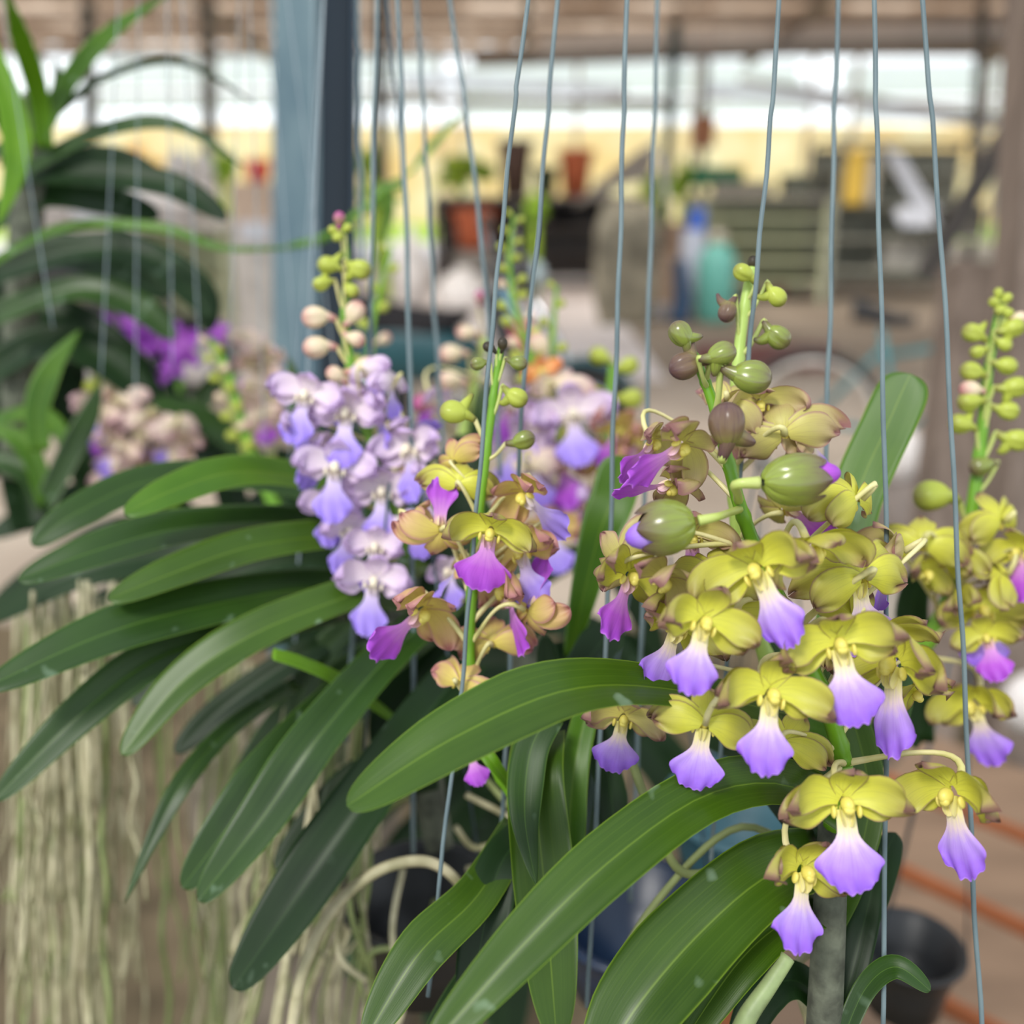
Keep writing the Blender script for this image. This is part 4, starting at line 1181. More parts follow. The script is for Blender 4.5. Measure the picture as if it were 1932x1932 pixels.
# ---------------------------------------------------------------- B: peach orchid at the centre
B = plant(960, 1560, .37, 'peach-yellow flowered orchid with magenta lips on an upright spike, centre')
leaves(B, [
    ([(1020, 1380, .36), (1010, 1480, .345), (1030, 1700, .34), (1050, 1960, .335)], 118, 'near', dict(fold=.45, base=.8)),
    ([(1035, 1350, .352), (1000, 1420, .345), (990, 1540, .335), (1012, 1672, .328)], 72, 'mid', dict(fold=.2, tip='point', base=.9)),
    ([(1110, 1330, .37), (1085, 1440, .36), (1075, 1560, .355), (1080, 1700, .35)], 62, 'bright', dict(fold=.35)),
    ([(1110, 1350, .38), (1150, 1480, .375), (1160, 1600, .37)], 60, 'dark', dict(fold=.3)),
    ([(1075, 1240, .44), (1095, 1150, .43), (1130, 1010, .42), (1160, 930, .42), (1172, 860, .42)], 84, 'bright', dict(fold=.15, base=.25, tip='blunt')),
    ([(1030, 1380, .40), (1035, 1290, .40), (1030, 1200, .40)], 46, 'dark', dict(fold=.2)),
    ([(1010, 1560, .37), (950, 1620, .355), (915, 1740, .345), (880, 1960, .34)], 92, 'dark', dict(fold=.3)),
    ([(980, 1560, .37), (900, 1690, .345), (790, 1800, .33), (690, 1960, .32)], 96, 'near', dict(fold=.45)),
    ([(1000, 1700, .37), (900, 1850, .36), (800, 2000, .35)], 80, 'mid', dict(fold=.3)),
    ([(1060, 1330, .40), (1120, 1230, .41), (1160, 1180, .42)], 80, 'dark', dict(fold=.3)),
    ([(960, 1480, .36), (930, 1440, .355), (900, 1400, .36)], 28, 'lime', dict(fold=.3)),
])
SB = stalk(B, [(968, 1500, .365), (905, 1390, .36), (886, 1270, .355), (890, 1120, .35), (905, 960, .35), (922, 820, .35), (935, 720, .35), (945, 655, .35)], 26, M_stalk, taper=.5)
fb = lambda col, q_, d=.345, **k: flower(B, SB, col, q_, d, **dict(dict(kind='peach', lip='magenta'), **k))
fb((926, 1000), (912, 1070), .335, seed=41, size=112, pitch=28, lipw=.5, kind='yellow')
fb((830, 1000), (836, 955), .345, seed=42, size=100, yaw=160, lipw=.32)
fb((795, 1150), (728, 1190), .345, seed=43, size=120, yaw=48)
fb((985, 1040), (1010, 1100), .35, seed=44, size=105, yaw=-30, lip='blue')
fb((1000, 1150), (1000, 1110), .345, seed=45, size=100, yaw=-120)
fb((960, 1110), (1020, 1225), .35, seed=46, size=120, yaw=-70)
fb((930, 1215), (940, 1270), .355, seed=47, size=100, yaw=170, lip=None)
fb((868, 1290), (850, 1330), .35, seed=48, size=95, yaw=150, lip=None)
fb((990, 930), (1045, 965), .345, seed=49, size=110, yaw=-55, lip='blue', lipw=.42)
fb((865, 915), (860, 980), .35, seed=50, size=95, yaw=175, lip=None, kind='yellow')
fb((870, 1060), (830, 1090), .36, seed=51, size=90, yaw=100, lip='blue')
fb((1035, 1010), (1060, 1050), .36, seed=52, size=90, yaw=-100, lip=None)
fb((780, 985), (770, 1030), .36, seed=53, size=85, yaw=80, lip=None)
fb((860, 870), (880, 900), .355, seed=54, size=75, yaw=140, lip=None)
fb((885, 1420), (893, 1440), .37, seed=55, size=60, lip='magenta', ped=False)
for (x, y, s_, a, kd, h) in ((988, 830, 44, 20, 'olive', 0), (856, 778, 54, 170, 'green', 1), (975, 750, 44, 330, 'green', 1), (902, 686, 30, 190, 'olive', 0), (978, 685, 34, 350, 'olive', 0), (922, 655, 24, 150, 'dead', 0), (948, 648, 24, 90, 'dead', 0)):
    bud(B, SB, x, y, .348, s_, kd, a, horn=bool(h), seed=x, ped='cream' if y > 770 else 'green')

# ---------------------------------------------------------------- C: lilac orchid centre-left with big fan of leaves
C_ = plant(700, 1250, .50, 'pale lilac flowered orchid with a tall white-budded spike, left of centre')
leaves(C_, [
    ([(760, 960, .50), (590, 905, .47), (450, 890, .44), (330, 925, .42), (235, 970, .41)], 78, 'bright', dict(fold=.3, roll=10, base=.8)),
    ([(720, 980, .52), (520, 905, .50), (300, 905, .48), (150, 965, .46), (60, 1028, .45)], 72, 'mid', dict(fold=.3)),
    ([(700, 1020, .49), (560, 985, .47), (350, 995, .44), (180, 1040, .42), (35, 1095, .41)], 84, 'mid', dict(fold=.4, roll=10)),
    ([(760, 1020, .47), (640, 1010, .45), (480, 1030, .43), (330, 1080, .41), (205, 1132, .40)], 84, 'near', dict(fold=.35, roll=12)),
    ([(780, 1130, .48), (600, 1110, .45), (400, 1140, .42), (200, 1195, .40), (-30, 1300, .38)], 104, 'mid', dict(fold=.35, roll=6)),
    ([(650, 1150, .47), (480, 1190, .44), (300, 1240, .42), (150, 1350, .41), (-10, 1510, .40)], 84, 'mid', dict(fold=.5)),
    ([(800, 1060, .46), (690, 1110, .43), (490, 1190, .41), (340, 1290, .40), (230, 1425, .39)], 86, 'near', dict(fold=.4, roll=8)),
    ([(560, 1290, .48), (440, 1370, .45), (350, 1470, .43), (290, 1580, .42), (235, 1705, .41)], 44, 'mid', dict(fold=.5, tip='point')),
    ([(860, 1130, .46), (740, 1230, .43), (600, 1390, .40), (490, 1550, .39), (375, 1700, .385)], 98, 'mid', dict(fold=.5, roll=5)),
    ([(800, 1200, .47), (650, 1310, .44), (520, 1440, .41), (430, 1560, .40), (345, 1675, .40)], 92, 'mid', dict(fold=.5)),
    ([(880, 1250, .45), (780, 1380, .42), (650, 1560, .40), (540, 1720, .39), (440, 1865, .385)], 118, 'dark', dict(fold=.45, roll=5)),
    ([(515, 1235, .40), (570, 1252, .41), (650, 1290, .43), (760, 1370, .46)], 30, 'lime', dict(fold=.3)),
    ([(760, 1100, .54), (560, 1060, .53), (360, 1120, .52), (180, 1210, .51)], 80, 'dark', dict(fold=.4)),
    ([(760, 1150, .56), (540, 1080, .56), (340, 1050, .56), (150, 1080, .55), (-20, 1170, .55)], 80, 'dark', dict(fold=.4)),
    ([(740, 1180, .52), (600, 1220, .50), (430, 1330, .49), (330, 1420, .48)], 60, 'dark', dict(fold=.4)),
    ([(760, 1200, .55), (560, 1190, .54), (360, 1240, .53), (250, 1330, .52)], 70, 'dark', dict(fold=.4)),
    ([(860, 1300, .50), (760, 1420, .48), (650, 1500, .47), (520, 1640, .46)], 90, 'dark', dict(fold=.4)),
    ([(720, 1120, .50), (640, 1200, .50), (590, 1260, .50), (540, 1400, .50)], 60, 'mid', dict(fold=.4)),
    ([(740, 1200, .53), (560, 1330, .52), (480, 1440, .52), (420, 1560, .51)], 60, 'mid', dict(fold=.4)),
    ([(700, 1180, .55), (690, 1080, .55), (600, 1000, .54), (540, 900, .54)], 70, 'dark', dict(fold=.3)),
    ([(760, 1150, .50), (820, 1050, .50), (860, 960, .51), (880, 820, .52)], 80, 'dark', dict(fold=.2, tip='blunt')),
    ([(720, 1160, .52), (620, 960, .54), (575, 800, .55), (545, 672, .56)], 64, 'mid', dict(fold=.2, tip='point')),
    ([(800, 1300, .46), (900, 1180, .47), (980, 1060, .48)], 100, 'dark', dict(fold=.2)),
    ([(820, 1400, .45), (900, 1350, .45), (1000, 1380, .45)], 110, 'dark', dict(fold=.2)),
    ([(780, 1500, .47), (760, 1350, .47), (860, 1200, .48)], 130, 'dark', dict(fold=.2)),
])
MB().tube([P(760, 1060, .50), P(770, 1250, .50), P(800, 1450, .50), P(830, 1600, .50)], [.008, .0095, .009, .007], 10, sub=6).build('stem', M_stem, C_)
SC = stalk(C_, [(770, 1060, .46), (735, 950, .45), (708, 860, .45), (678, 760, .45), (660, 680, .45), (650, 600, .45), (655, 520, .45), (648, 440, .45)], 26, M_stalk, taper=.55)
fc = lambda col, q_, d=.47, **k: flower(C_, SC, col, q_, d, **dict(dict(kind='lavender', lip='blue', lipw=.36, sepal=.88), **k))
for i, a in enumerate([((578, 745), (560, 822), 0, 95), ((655, 778), (652, 862), -5, 105), ((712, 765), (735, 810), -60, 80), ((615, 845), (582, 880), 50, 85), ((632, 880), (625, 985), 10, 105),
                       ((775, 845), (790, 915), -30, 100), ((722, 925), (722, 1010), 0, 100), ((655, 1000), (640, 1060), 30, 85), ((705, 1095), (692, 1182), 10, 100), ((708, 1030), (704, 1085), 5, 85),
                       ((800, 890), (815, 925), -80, 70), ((640, 735), (632, 780), 150, 70), ((560, 800), (565, 850), 60, 70), ((740, 720), (752, 760), -120, 70), ((620, 950), (618, 1000), 20, 80),
                       ((850, 1075), (862, 1110), -40, 70), ((770, 990), (780, 1020), 160, 70), ((690, 700), (700, 740), 150, 64), ((760, 800), (800, 790), -70, 70)]):
    fc(a[0], a[1], (.425 if a[0][1] > 970 else .435) + .005 * (i % 4), yaw=a[2], size=a[3], seed=60 + i, ped=i not in (15,))
for (x, y, s_, a, kd) in ((594, 598, 50, 185, 'pink'), (670, 588, 44, 60, 'pink'), (596, 655, 50, 190, 'pink'), (618, 500, 40, 170, 'green'), (606, 535, 34, 200, 'green'), (680, 508, 44, 340, 'green'),
                          (672, 640, 36, 340, 'pink'), (632, 706, 36, 150, 'pink'), (690, 694, 52, 20, 'pink'), (664, 548, 30, 320, 'green'), (640, 412, 26, 90, 'mag'), (628, 434, 20, 150, 'green'), (656, 430, 20, 30, 'green'), (636, 448, 20, 200, 'green')):
    bud(C_, SC, x, y, .445, s_, kd, a, horn=(kd == 'green' and s_ > 32), seed=x, ped='cream')

# ---------------------------------------------------------------- D: spikes further back in the centre
D = plant(1000, 1150, .66, 'pinkish orchid with several slim green spikes, behind the centre wires')
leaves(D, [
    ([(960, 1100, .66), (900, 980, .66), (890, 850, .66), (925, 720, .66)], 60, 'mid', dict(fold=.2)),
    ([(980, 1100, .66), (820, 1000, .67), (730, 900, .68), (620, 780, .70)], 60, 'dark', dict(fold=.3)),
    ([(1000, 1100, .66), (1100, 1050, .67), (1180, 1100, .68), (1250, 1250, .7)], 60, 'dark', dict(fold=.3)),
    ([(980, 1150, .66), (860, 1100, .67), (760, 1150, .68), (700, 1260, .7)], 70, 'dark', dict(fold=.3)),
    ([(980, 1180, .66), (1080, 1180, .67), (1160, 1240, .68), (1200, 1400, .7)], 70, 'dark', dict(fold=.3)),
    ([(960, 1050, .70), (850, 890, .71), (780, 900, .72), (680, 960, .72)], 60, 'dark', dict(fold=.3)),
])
MB().tube([P(1000, 1020, .68), P(990, 1200, .68), P(1000, 1500, .68)], [.009, .011, .009], 10, sub=5).build('stem', M_stem, D)
SD1 = stalk(D, [(1060, 860, .60), (1015, 720, .60), (990, 640, .60), (968, 560, .60), (962, 480, .60), (970, 405, .60)], 15, M_stalk, taper=.35)
SD2 = stalk(D, [(1060, 880, .62), (1040, 760, .62), (1042, 660, .62), (1050, 540, .62)], 15, M_stalk, taper=.5)
SD3 = stalk(D, [(1140, 900, .64), (1148, 780, .64), (1156, 690, .64)], 22, M_stalk, taper=.6)
SD4 = stalk(D, [(720, 900, .68), (698, 720, .68), (705, 600, .68), (738, 470, .68)], 14, M_stalk, taper=.5)
SD5 = stalk(D, [(860, 900, .66), (885, 760, .66), (915, 640, .66)], 24, M_stalkp, taper=.6)
rn = random.Random(3)
for st_, y0, y1, n, kk, s0, d in ((SD1, 405, 720, 24, ('green', 'green', 'pink'), 22, .60), (SD2, 540, 760, 11, ('green', 'green', 'pink'), 26, .62), (SD4, 470, 700, 12, ('green', 'pink'), 28, .68)):
    for i in range(n):
        t = i / (n - 1)
        q = st_[int((1 - t) * (len(st_) - 1))] if True else None
        c = q - CAM
        dd = c.dot(FW); px = 966 + c.dot(RT) / dd * FPX; py = 966 - c.dot(UP) / dd * FPX
        sg = 1 if i % 2 else -1
        off = 9 + 20 * t
        bud(D, st_, px + sg * (off + rn.random() * 8), py - 4, d, s0 * (.6 + .8 * t), kk[i % len(kk)] if t > .3 else 'green', 30 if sg > 0 else 150, horn=False, seed=i, ped='green', name='bud')
for (st_, x, y, s_, a, kd, d) in ((SD5, 878, 628, 36, 180, 'pink', .64), (SD5, 850, 668, 44, 190, 'pink', .64), (SD5, 848, 718, 46, 180, 'pink', .62), (SD2, 1016, 648, 46, 120, 'pink', .60), (SD3, 1130, 672, 40, 160, 'green', .64),
                                  (SD3, 1186, 690, 40, 20, 'green', .64), (SD3, 1192, 752, 44, 0, 'green', .64), (SD3, 1120, 745, 40, 180, 'green', .64), (SD2, 1008, 712, 46, 180, 'pink', .60), (SD5, 800, 762, 44, 180, 'mag', .62), (SD5, 905, 560, 24, 90, 'mag', .64)):
    bud(D, st_, x, y, d, s_, kd, a, horn=False, seed=x, ped='cream')
for i, a in enumerate([((1080, 780), (1090, 870), 0, 'lavender', 'blue', 100), ((970, 835), (960, 905), 20, 'lavender', 'blue', 90), ((1060, 870), (1080, 930), -30, 'lavender', 'magenta', 90), ((1100, 940), (1110, 980), -60, 'lavender', 'magenta', 84),
                       ((1000, 880), (1010, 930), 150, 'cream', 'blue', 80), ((1160, 810), (1140, 850), 40, 'peach', 'magenta', 84), ((1200, 830), (1180, 860), 60, 'peach', 'magenta', 70), ((1050, 730), (1040, 770), 140, 'cream', None, 80),
                       ((960, 760), (940, 800), 60, 'lavender', 'magenta', 80), ((1040, 1000), (1050, 1050), 0, 'peach', 'blue', 80), ((1090, 850), (1120, 870), -90, 'cream', None, 80), ((1020, 700), (1030, 730), 10, 'orange', None, 50),
                       ((820, 755), (800, 780), 60, 'lavender', 'magenta', 60), ((1010, 800), (1000, 850), -40, 'lavender', 'blue', 80), ((1140, 870), (1150, 910), -20, 'peach', 'magenta', 74), ((1020, 950), (1010, 1000), 30, 'lavender', 'magenta', 80)]):
    flower(D, SD1 if a[0][0] < 1110 else SD3, a[0], a[1], .56 + .008 * (i % 4), kind=a[3], lip=a[4], yaw=a[2], size=a[5], seed=90 + i)

# ---------------------------------------------------------------- E: right edge plant
E = plant(1800, 1300, .44, 'yellow-green orchid with a tall green-budded spike at the right edge')
SE = stalk(E, [(1730, 1240, .44), (1790, 1130, .435), (1825, 1010, .43), (1848, 860, .43), (1862, 720, .43), (1878, 620, .43), (1890, 560, .43)], 32, M_stalk, taper=.4)
leaves(E, [
    ([(1740, 1400, .50), (1730, 1250, .49), (1720, 1150, .48), (1745, 1060, .47)], 60, 'dark', dict(fold=.3)),
    ([(1740, 1400, .50), (1650, 1280, .50), (1600, 1150, .50), (1560, 1100, .50)], 60, 'dark', dict(fold=.3)),
])
for (x, y, s_, a, kd, h) in ((1835, 628, 42, 160, 'green', 1), (1912, 618, 44, 20, 'green', 1), (1832, 700, 42, 170, 'green', 0), (1900, 690, 40, 350, 'green', 0), (1828, 758, 44, 190, 'green', 0), (1915, 730, 48, 10, 'green', 1), (1812, 800, 44, 170, 'green', 1),
                             (1902, 775, 42, 350, 'green', 0), (1830, 735, 40, 180, 'pink', 0), (1918, 830, 50, 350, 'green', 1), (1850, 880, 44, 200, 'olive', 0), (1758, 936, 70, 180, 'green', 0), (1875, 570, 22, 140, 'green', 0), (1900, 562, 22, 40, 'green', 0),
                             (1884, 552, 20, 90, 'green', 0), (1886, 585, 22, 220, 'green', 0), (1902, 590, 22, 330, 'green', 0), (1895, 650, 30, 330, 'green', 0), (1844, 664, 30, 200, 'green', 0), (1925, 600, 30, 0, 'pink', 0)):
    bud(E, SE, x, y, .425, s_, kd, a, horn=bool(h), seed=x, ped='green')
for i, a in enumerate([((1742, 1030), (1740, 1090), 160, None, 110), ((1885, 985), (1900, 1040), -150, None, 110), ((1850, 1150), (1848, 1222), 0, 'violet', 110), ((1862, 1200), (1880, 1262), -30, 'magenta', 80), ((1838, 1325), (1872, 1390), -55, 'violet', 112),
                       ((1780, 1060), (1775, 1110), 100, None, 100), ((1895, 1090), (1925, 1110), -120, None, 100), ((1740, 1080), (1720, 1120), 40, None, 90), ((1810, 1130), (1800, 1180), 60, None, 90), ((1925, 1040), (1930, 1070), -60, 'magenta', 90)]):
    flower(E, SE, a[0], a[1], .40 + .006 * (i % 3), kind='yellow', lip=a[3], yaw=a[2], size=a[4], seed=120 + i)

# ---------------------------------------------------------------- F/G: cream clusters at left
F_ = plant(330, 1150, .80, 'cream and pink flowered orchid, blurred, below the purple flowers at left')
SF = stalk(F_, [(330, 960, .78), (290, 870, .78), (235, 790, .78), (205, 700, .78)], 24, M_stalk)
for i in range(17):
    x = 175 + (i * 53 % 160); y = 770 + (i * 37 % 130)
    if i < 4: x, y = (185, 230, 200, 240)[i], (775, 760, 800, 800)[i]
    lp_ = 'purple' if False else ('blue', None, 'magenta', None)[i % 4]
    flower(F_, SF, (x, y), (x + (-18, 10, 0, 20)[i % 4], y + 48), .74 + .008 * (i % 5), kind='cream', lip=lp_, yaw=(20, 150, -30, -140)[i % 4], size=62, seed=140 + i, name='flower')
for (x, y, a) in ((190, 705, 150), (215, 698, 90), (225, 720, 10), (175, 728, 200), (205, 735, 270), (160, 760, 190)):
    bud(F_, SF, x, y, .77, 34, 'pink' if y > 730 else 'green', a, horn=False, seed=x, ped='cream')
SG = stalk(F_, [(530, 980, .74), (482, 880, .74), (450, 770, .74), (425, 690, .74), (395, 640, .74)], 22, M_stalk, taper=.6)
for i in range(12):
    t = i / 11
    x = 395 + 62 * t + (14 if i % 2 else -14); y = 640 + 200 * t
    bud(F_, SG, x, y, .735, 18 + 6 * t, 'green' if i % 3 else 'pink', 20 if i % 2 else 160, horn=False, seed=i, ped='green')
SH = stalk(F_, [(520, 960, .80), (505, 850, .80), (485, 740, .80), (480, 650, .80)], 20, M_stalk)
for i in range(12):
    x = 462 + (i * 29 % 66); y = 640 + i * 18
    flower(F_, SH, (x, y), (x + (i % 3 - 1) * 12, y + 40), .78 + .006 * (i % 4), kind='cream', lip=('magenta' if i % 5 == 3 else None), yaw=(i * 67) % 360 - 180, size=56, seed=170 + i)
leaves(F_, [
    ([(560, 1000, .80), (470, 860, .78), (380, 790, .76), (285, 755, .75)], 52, 'mid', dict(fold=.35, base=.8)),
    ([(420, 1020, .82), (250, 930, .82), (120, 950, .82), (-20, 1010, .82)], 70, 'dark', dict(fold=.35)),
    ([(420, 1060, .82), (250, 1000, .82), (120, 1060, .82), (-20, 1150, .82)], 70, 'dark', dict(fold=.35)),
    ([(450, 1000, .85), (420, 880, .85), (360, 830, .85), (330, 740, .85)], 70, 'dark', dict(fold=.35)),
    ([(400, 1080, .85), (270, 880, .9), (200, 840, .9), (130, 880, .9)], 80, 'dark', dict(fold=.35)),
    ([(460, 1060, .85), (520, 900, .9), (560, 860, .9), (640, 900, .9)], 60, 'dark', dict(fold=.35)),
    ([(450, 1000, .9), (560, 930, .9), (640, 1000, .9)], 90, 'dark', dict(fold=.3)),
    ([(420, 1060, .9), (300, 1100, .9), (180, 1160, .9), (60, 1260, .9)], 80, 'dark', dict(fold=.3)),
])

# ---------------------------------------------------------------- V: strap-leaved plant, upper left, no flowers
V = plant(60, 640, .75, 'tall strap-leaved orchid without flowers filling the upper left corner')
MB().tube([P(70, 180, .74), P(55, 350, .75), P(40, 600, .76), P(30, 900, .78)], [.010, .012, .013, .012], 10, sub=6).build('stem', M_stem, V)
leaves(V, [
    ([(85, 280, .72), (70, 170, .70), (30, 50, .66), (0, -40, .62)], 44, 'lime', dict(fold=.35, tip='point')),
    ([(70, 270, .72), (140, 140, .70), (220, 55, .68), (320, -10, .66)], 42, 'bright', dict(fold=.4, tip='point')),
    ([(90, 230, .74), (200, 145, .73), (340, 118, .72), (480, 195, .72)], 20, 'dark', dict(fold=.5, tip='point')),
    ([(50, 320, .73), (190, 250, .72), (330, 236, .71), (458, 312, .70)], 36, 'mid', dict(fold=.5, tip='point')),
    ([(30, 330, .74), (160, 330, .73), (320, 350, .72), (428, 415, .71)], 62, 'dark', dict(fold=.4)),
    ([(-30, 80, .64), (20, 200, .64), (30, 310, .64), (-5, 430, .64)], 54, 'lime', dict(fold=.35, tip='point')),
    ([(-20, 500, .70), (120, 430, .69), (300, 430, .68), (430, 470, .68), (610, 462, .68)], 24, 'bright', dict(fold=.5, tip='point')),
    ([(-20, 520, .72), (150, 470, .72), (290, 490, .72), (400, 600, .72)], 68, 'dark', dict(fold=.4)),
    ([(200, 440, .73), (330, 500, .73), (385, 560, .73), (392, 625, .73)], 54, 'dark', dict(fold=.4)),
    ([(-20, 600, .72), (140, 545, .72), (260, 580, .72), (330, 640, .72)], 60, 'mid', dict(fold=.4)),
    ([(75, 850, .66), (70, 770, .66), (100, 690, .66), (152, 622, .66)], 50, 'bright', dict(fold=.3, tip='point')),
    ([(-20, 420, .75), (80, 370, .75), (200, 380, .75), (300, 410, .75)], 70, 'dark', dict(fold=.4)),
    ([(-20, 700, .75), (100, 640, .75), (200, 680, .75), (290, 760, .75)], 80, 'dark', dict(fold=.4)),
    ([(0, 300, .76), (120, 300, .77), (220, 300, .78), (300, 330, .78)], 50, 'dark', dict(fold=.4)),
    ([(-20, 300, .76), (60, 240, .74), (110, 180, .73), (105, 110, .72)], 40, 'mid', dict(fold=.4, tip='point')),
    ([(20, 260, .73), (-10, 180, .71), (-30, 100, .7), (-40, 0, .7)], 44, 'mid', dict(fold=.4, tip='point')),
    ([(-20, 800, .74), (60, 780, .73), (110, 810, .72), (140, 880, .71)], 40, 'bright', dict(fold=.4, tip='point')),
    ([(90, 950, .7), (60, 860, .7), (20, 820, .7), (-40, 810, .7)], 44, 'bright', dict(fold=.4, tip='point')),
    ([(90, 960, .7), (60, 900, .7), (0, 870, .7), (-40, 880, .7)], 50, 'mid', dict(fold=.4, tip='point')),
    ([(80, 960, .7), (130, 860, .7), (170, 780, .7), (190, 720, .7)], 50, 'mid', dict(fold=.4, tip='point')),
    ([(-20, 560, .8), (120, 600, .8), (240, 700, .8), (300, 850, .8)], 90, 'dark', dict(fold=.4)),
    ([(-20, 640, .8), (80, 700, .8), (150, 820, .8), (180, 950, .8)], 90, 'dark', dict(fold=.4)),
    ([(-20, 560, .8), (90, 480, .8), (220, 500, .8), (320, 560, .8)], 90, 'dark', dict(fold=.4)),
    ([(10, 900, .8), (-10, 700, .8), (20, 600, .8), (60, 480, .8)], 110, 'dark', dict(fold=.3)),
    ([(60, 1000, .8), (40, 850, .82), (100, 760, .82), (150, 680, .82)], 90, 'dark', dict(fold=.3)),
])

# ---------------------------------------------------------------- W: purple dendrobium
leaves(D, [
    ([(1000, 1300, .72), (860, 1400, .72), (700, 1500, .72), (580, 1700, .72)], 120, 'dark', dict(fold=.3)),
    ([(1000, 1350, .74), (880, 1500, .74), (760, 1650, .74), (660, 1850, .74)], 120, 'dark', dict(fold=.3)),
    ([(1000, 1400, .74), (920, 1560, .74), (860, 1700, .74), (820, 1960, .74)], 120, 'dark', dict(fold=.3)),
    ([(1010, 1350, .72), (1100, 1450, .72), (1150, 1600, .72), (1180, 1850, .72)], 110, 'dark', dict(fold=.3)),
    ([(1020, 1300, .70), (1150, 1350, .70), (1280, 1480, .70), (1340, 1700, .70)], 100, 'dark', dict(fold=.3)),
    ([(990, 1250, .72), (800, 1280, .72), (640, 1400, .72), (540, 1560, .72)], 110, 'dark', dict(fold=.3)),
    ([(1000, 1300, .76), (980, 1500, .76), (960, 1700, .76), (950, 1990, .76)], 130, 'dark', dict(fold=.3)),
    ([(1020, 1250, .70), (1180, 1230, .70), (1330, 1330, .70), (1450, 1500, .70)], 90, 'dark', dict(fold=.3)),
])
W_ = plant(300, 800, 1.0, 'orchid with deep purple flowers, blurred behind the left leaves')
SW = stalk(W_, [(330, 820, 1.0), (340, 720, 1.0), (310, 640, 1.0), (250, 590, 1.0)], 14, M_stalk)


def star(parent, x, y, d, size, seed):
    c = P(x, y, d); s = size / 2 / FPX * d
    rr = random.Random(seed)
    M3 = basis(0.2, 1, rr.uniform(-50, 50), rr.uniform(-30, 30))
    M = Matrix.Translation(c) @ (M3 * s).to_4x4()
    mb = MB()
    for k_ in range(5):
        a = R(90 + 72 * k_)
        strip(mb, M, (0, 0, 0), (math.cos(a), -.15, math.sin(a)), (0, -1, 0), 1.0, pprof(.36 if k_ in (1, 4) else .26), bend=-.3, cup=.25, seed=k_ + seed)
    f = mb.build('flower', FL['purple'], parent)
    lm = MB(); strip(lm, M, (0, -.05, 0), (0, -.7, -.7), (0, -1, .7), .6, pprof(.2), bend=-.5, cup=.4, seed=seed)
    lm.build('lip', LIP['purple'], f)


for i, (x, y, s_) in enumerate(((205, 648, 110), (255, 600, 90), (285, 722, 60), (345, 655, 100), (412, 632, 60), (300, 640, 70), (250, 660, 80), (330, 690, 70), (50, 592, 36))):
    star(W_, x, y, .97 + .01 * (i % 3), s_, i)
leaves(W_, [
    ([(330, 860, 1.0), (250, 760, 1.0), (180, 740, 1.0), (120, 760, 1.0)], 60, 'dark', dict(fold=.3)),
    ([(330, 860, 1.0), (330, 740, 1.02), (280, 620, 1.02), (240, 540, 1.02)], 50, 'dark', dict(fold=.3)),
    ([(340, 860, 1.0), (380, 760, 1.0), (430, 700, 1.0), (480, 680, 1.0)], 44, 'mid', dict(fold=.3)),
])

# ---------------------------------------------------------------- hanging aerial roots
rr = random.Random(11)


def wiggle(x0, y0, x1, y1, d, n, amp):
    pts = []
    for i in range(n + 1):
        t = i / n
        pts.append(P(x0 + (x1 - x0) * t + rr.uniform(-amp, amp) * (0.3 + t), y0 + (y1 - y0) * t, d + rr.uniform(-.01, .01)))
    return pts


for i in range(92):      # left curtain hangs from the strap-leaved plant
    x = rr.triangular(-30, 330, 110) if i < 76 else rr.uniform(0, 380)
    y1 = rr.choice((1990, 1990, 1990, 1700, 1850))
    MB().tube(wiggle(x * .8 + 40, 1120 + rr.uniform(-40, 60), x + rr.uniform(-30, 60), y1, rr.uniform(.54, .70), 8, 12), rr.choice((.0007, .001, .0012, .0018)), 6, sub=4).build('root', M_root if i % 4 else M_rootg, V)
for i in range(56):
    x = rr.uniform(430, 720)
    MB().tube(wiggle(x * .7 + 220, 1380 + rr.uniform(-60, 100), x + rr.uniform(-60, 40), rr.choice((1990, 1990, 1800)), rr.uniform(.46, .58), 7, 14), rr.choice((.0007, .001, .0013, .0018)), 6, sub=4).build('root', M_root if i % 3 else M_rootg, C_)
for i in range(16):
    x = rr.uniform(330, 470)
    MB().tube(wiggle(x * .6 + 200, 1250, x, 1990, rr.uniform(.66, .8), 7, 12), rr.uniform(.0012, .0020), 6, sub=4).build('root', M_rootg if i % 2 else M_root, F_)
MB().tube([P(545, 1980, .40), P(570, 1840, .40), P(625, 1720, .40), P(710, 1645, .40), P(800, 1625, .405), P(860, 1660, .41), P(880, 1720, .42)], [.0022, .0025, .0025, .0024, .0023, .002, .0016], 9, sub=8).build('root', M_root, C_)
for q in ([(770, 1500), (700, 1560), (660, 1700), (700, 1850), (690, 1990)], [(880, 1500), (980, 1560), (900, 1600), (860, 1560)], [(900, 1450), (960, 1520), (1000, 1560)], [(690, 1600), (650, 1700), (640, 1800), (690, 1850)],
          [(760, 1640), (740, 1760), (760, 1900), (720, 1980)], [(820, 1700), (790, 1780), (700, 1800), (720, 1900)], [(880, 1640), (920, 1640), (930, 1690), (890, 1700)]):
    MB().tube([P(x, y, .46 + rr.uniform(-.02, .03)) for x, y in q], .0015, 7, sub=7).build('root', M_rootg if rr.random() < .5 else M_root, B)

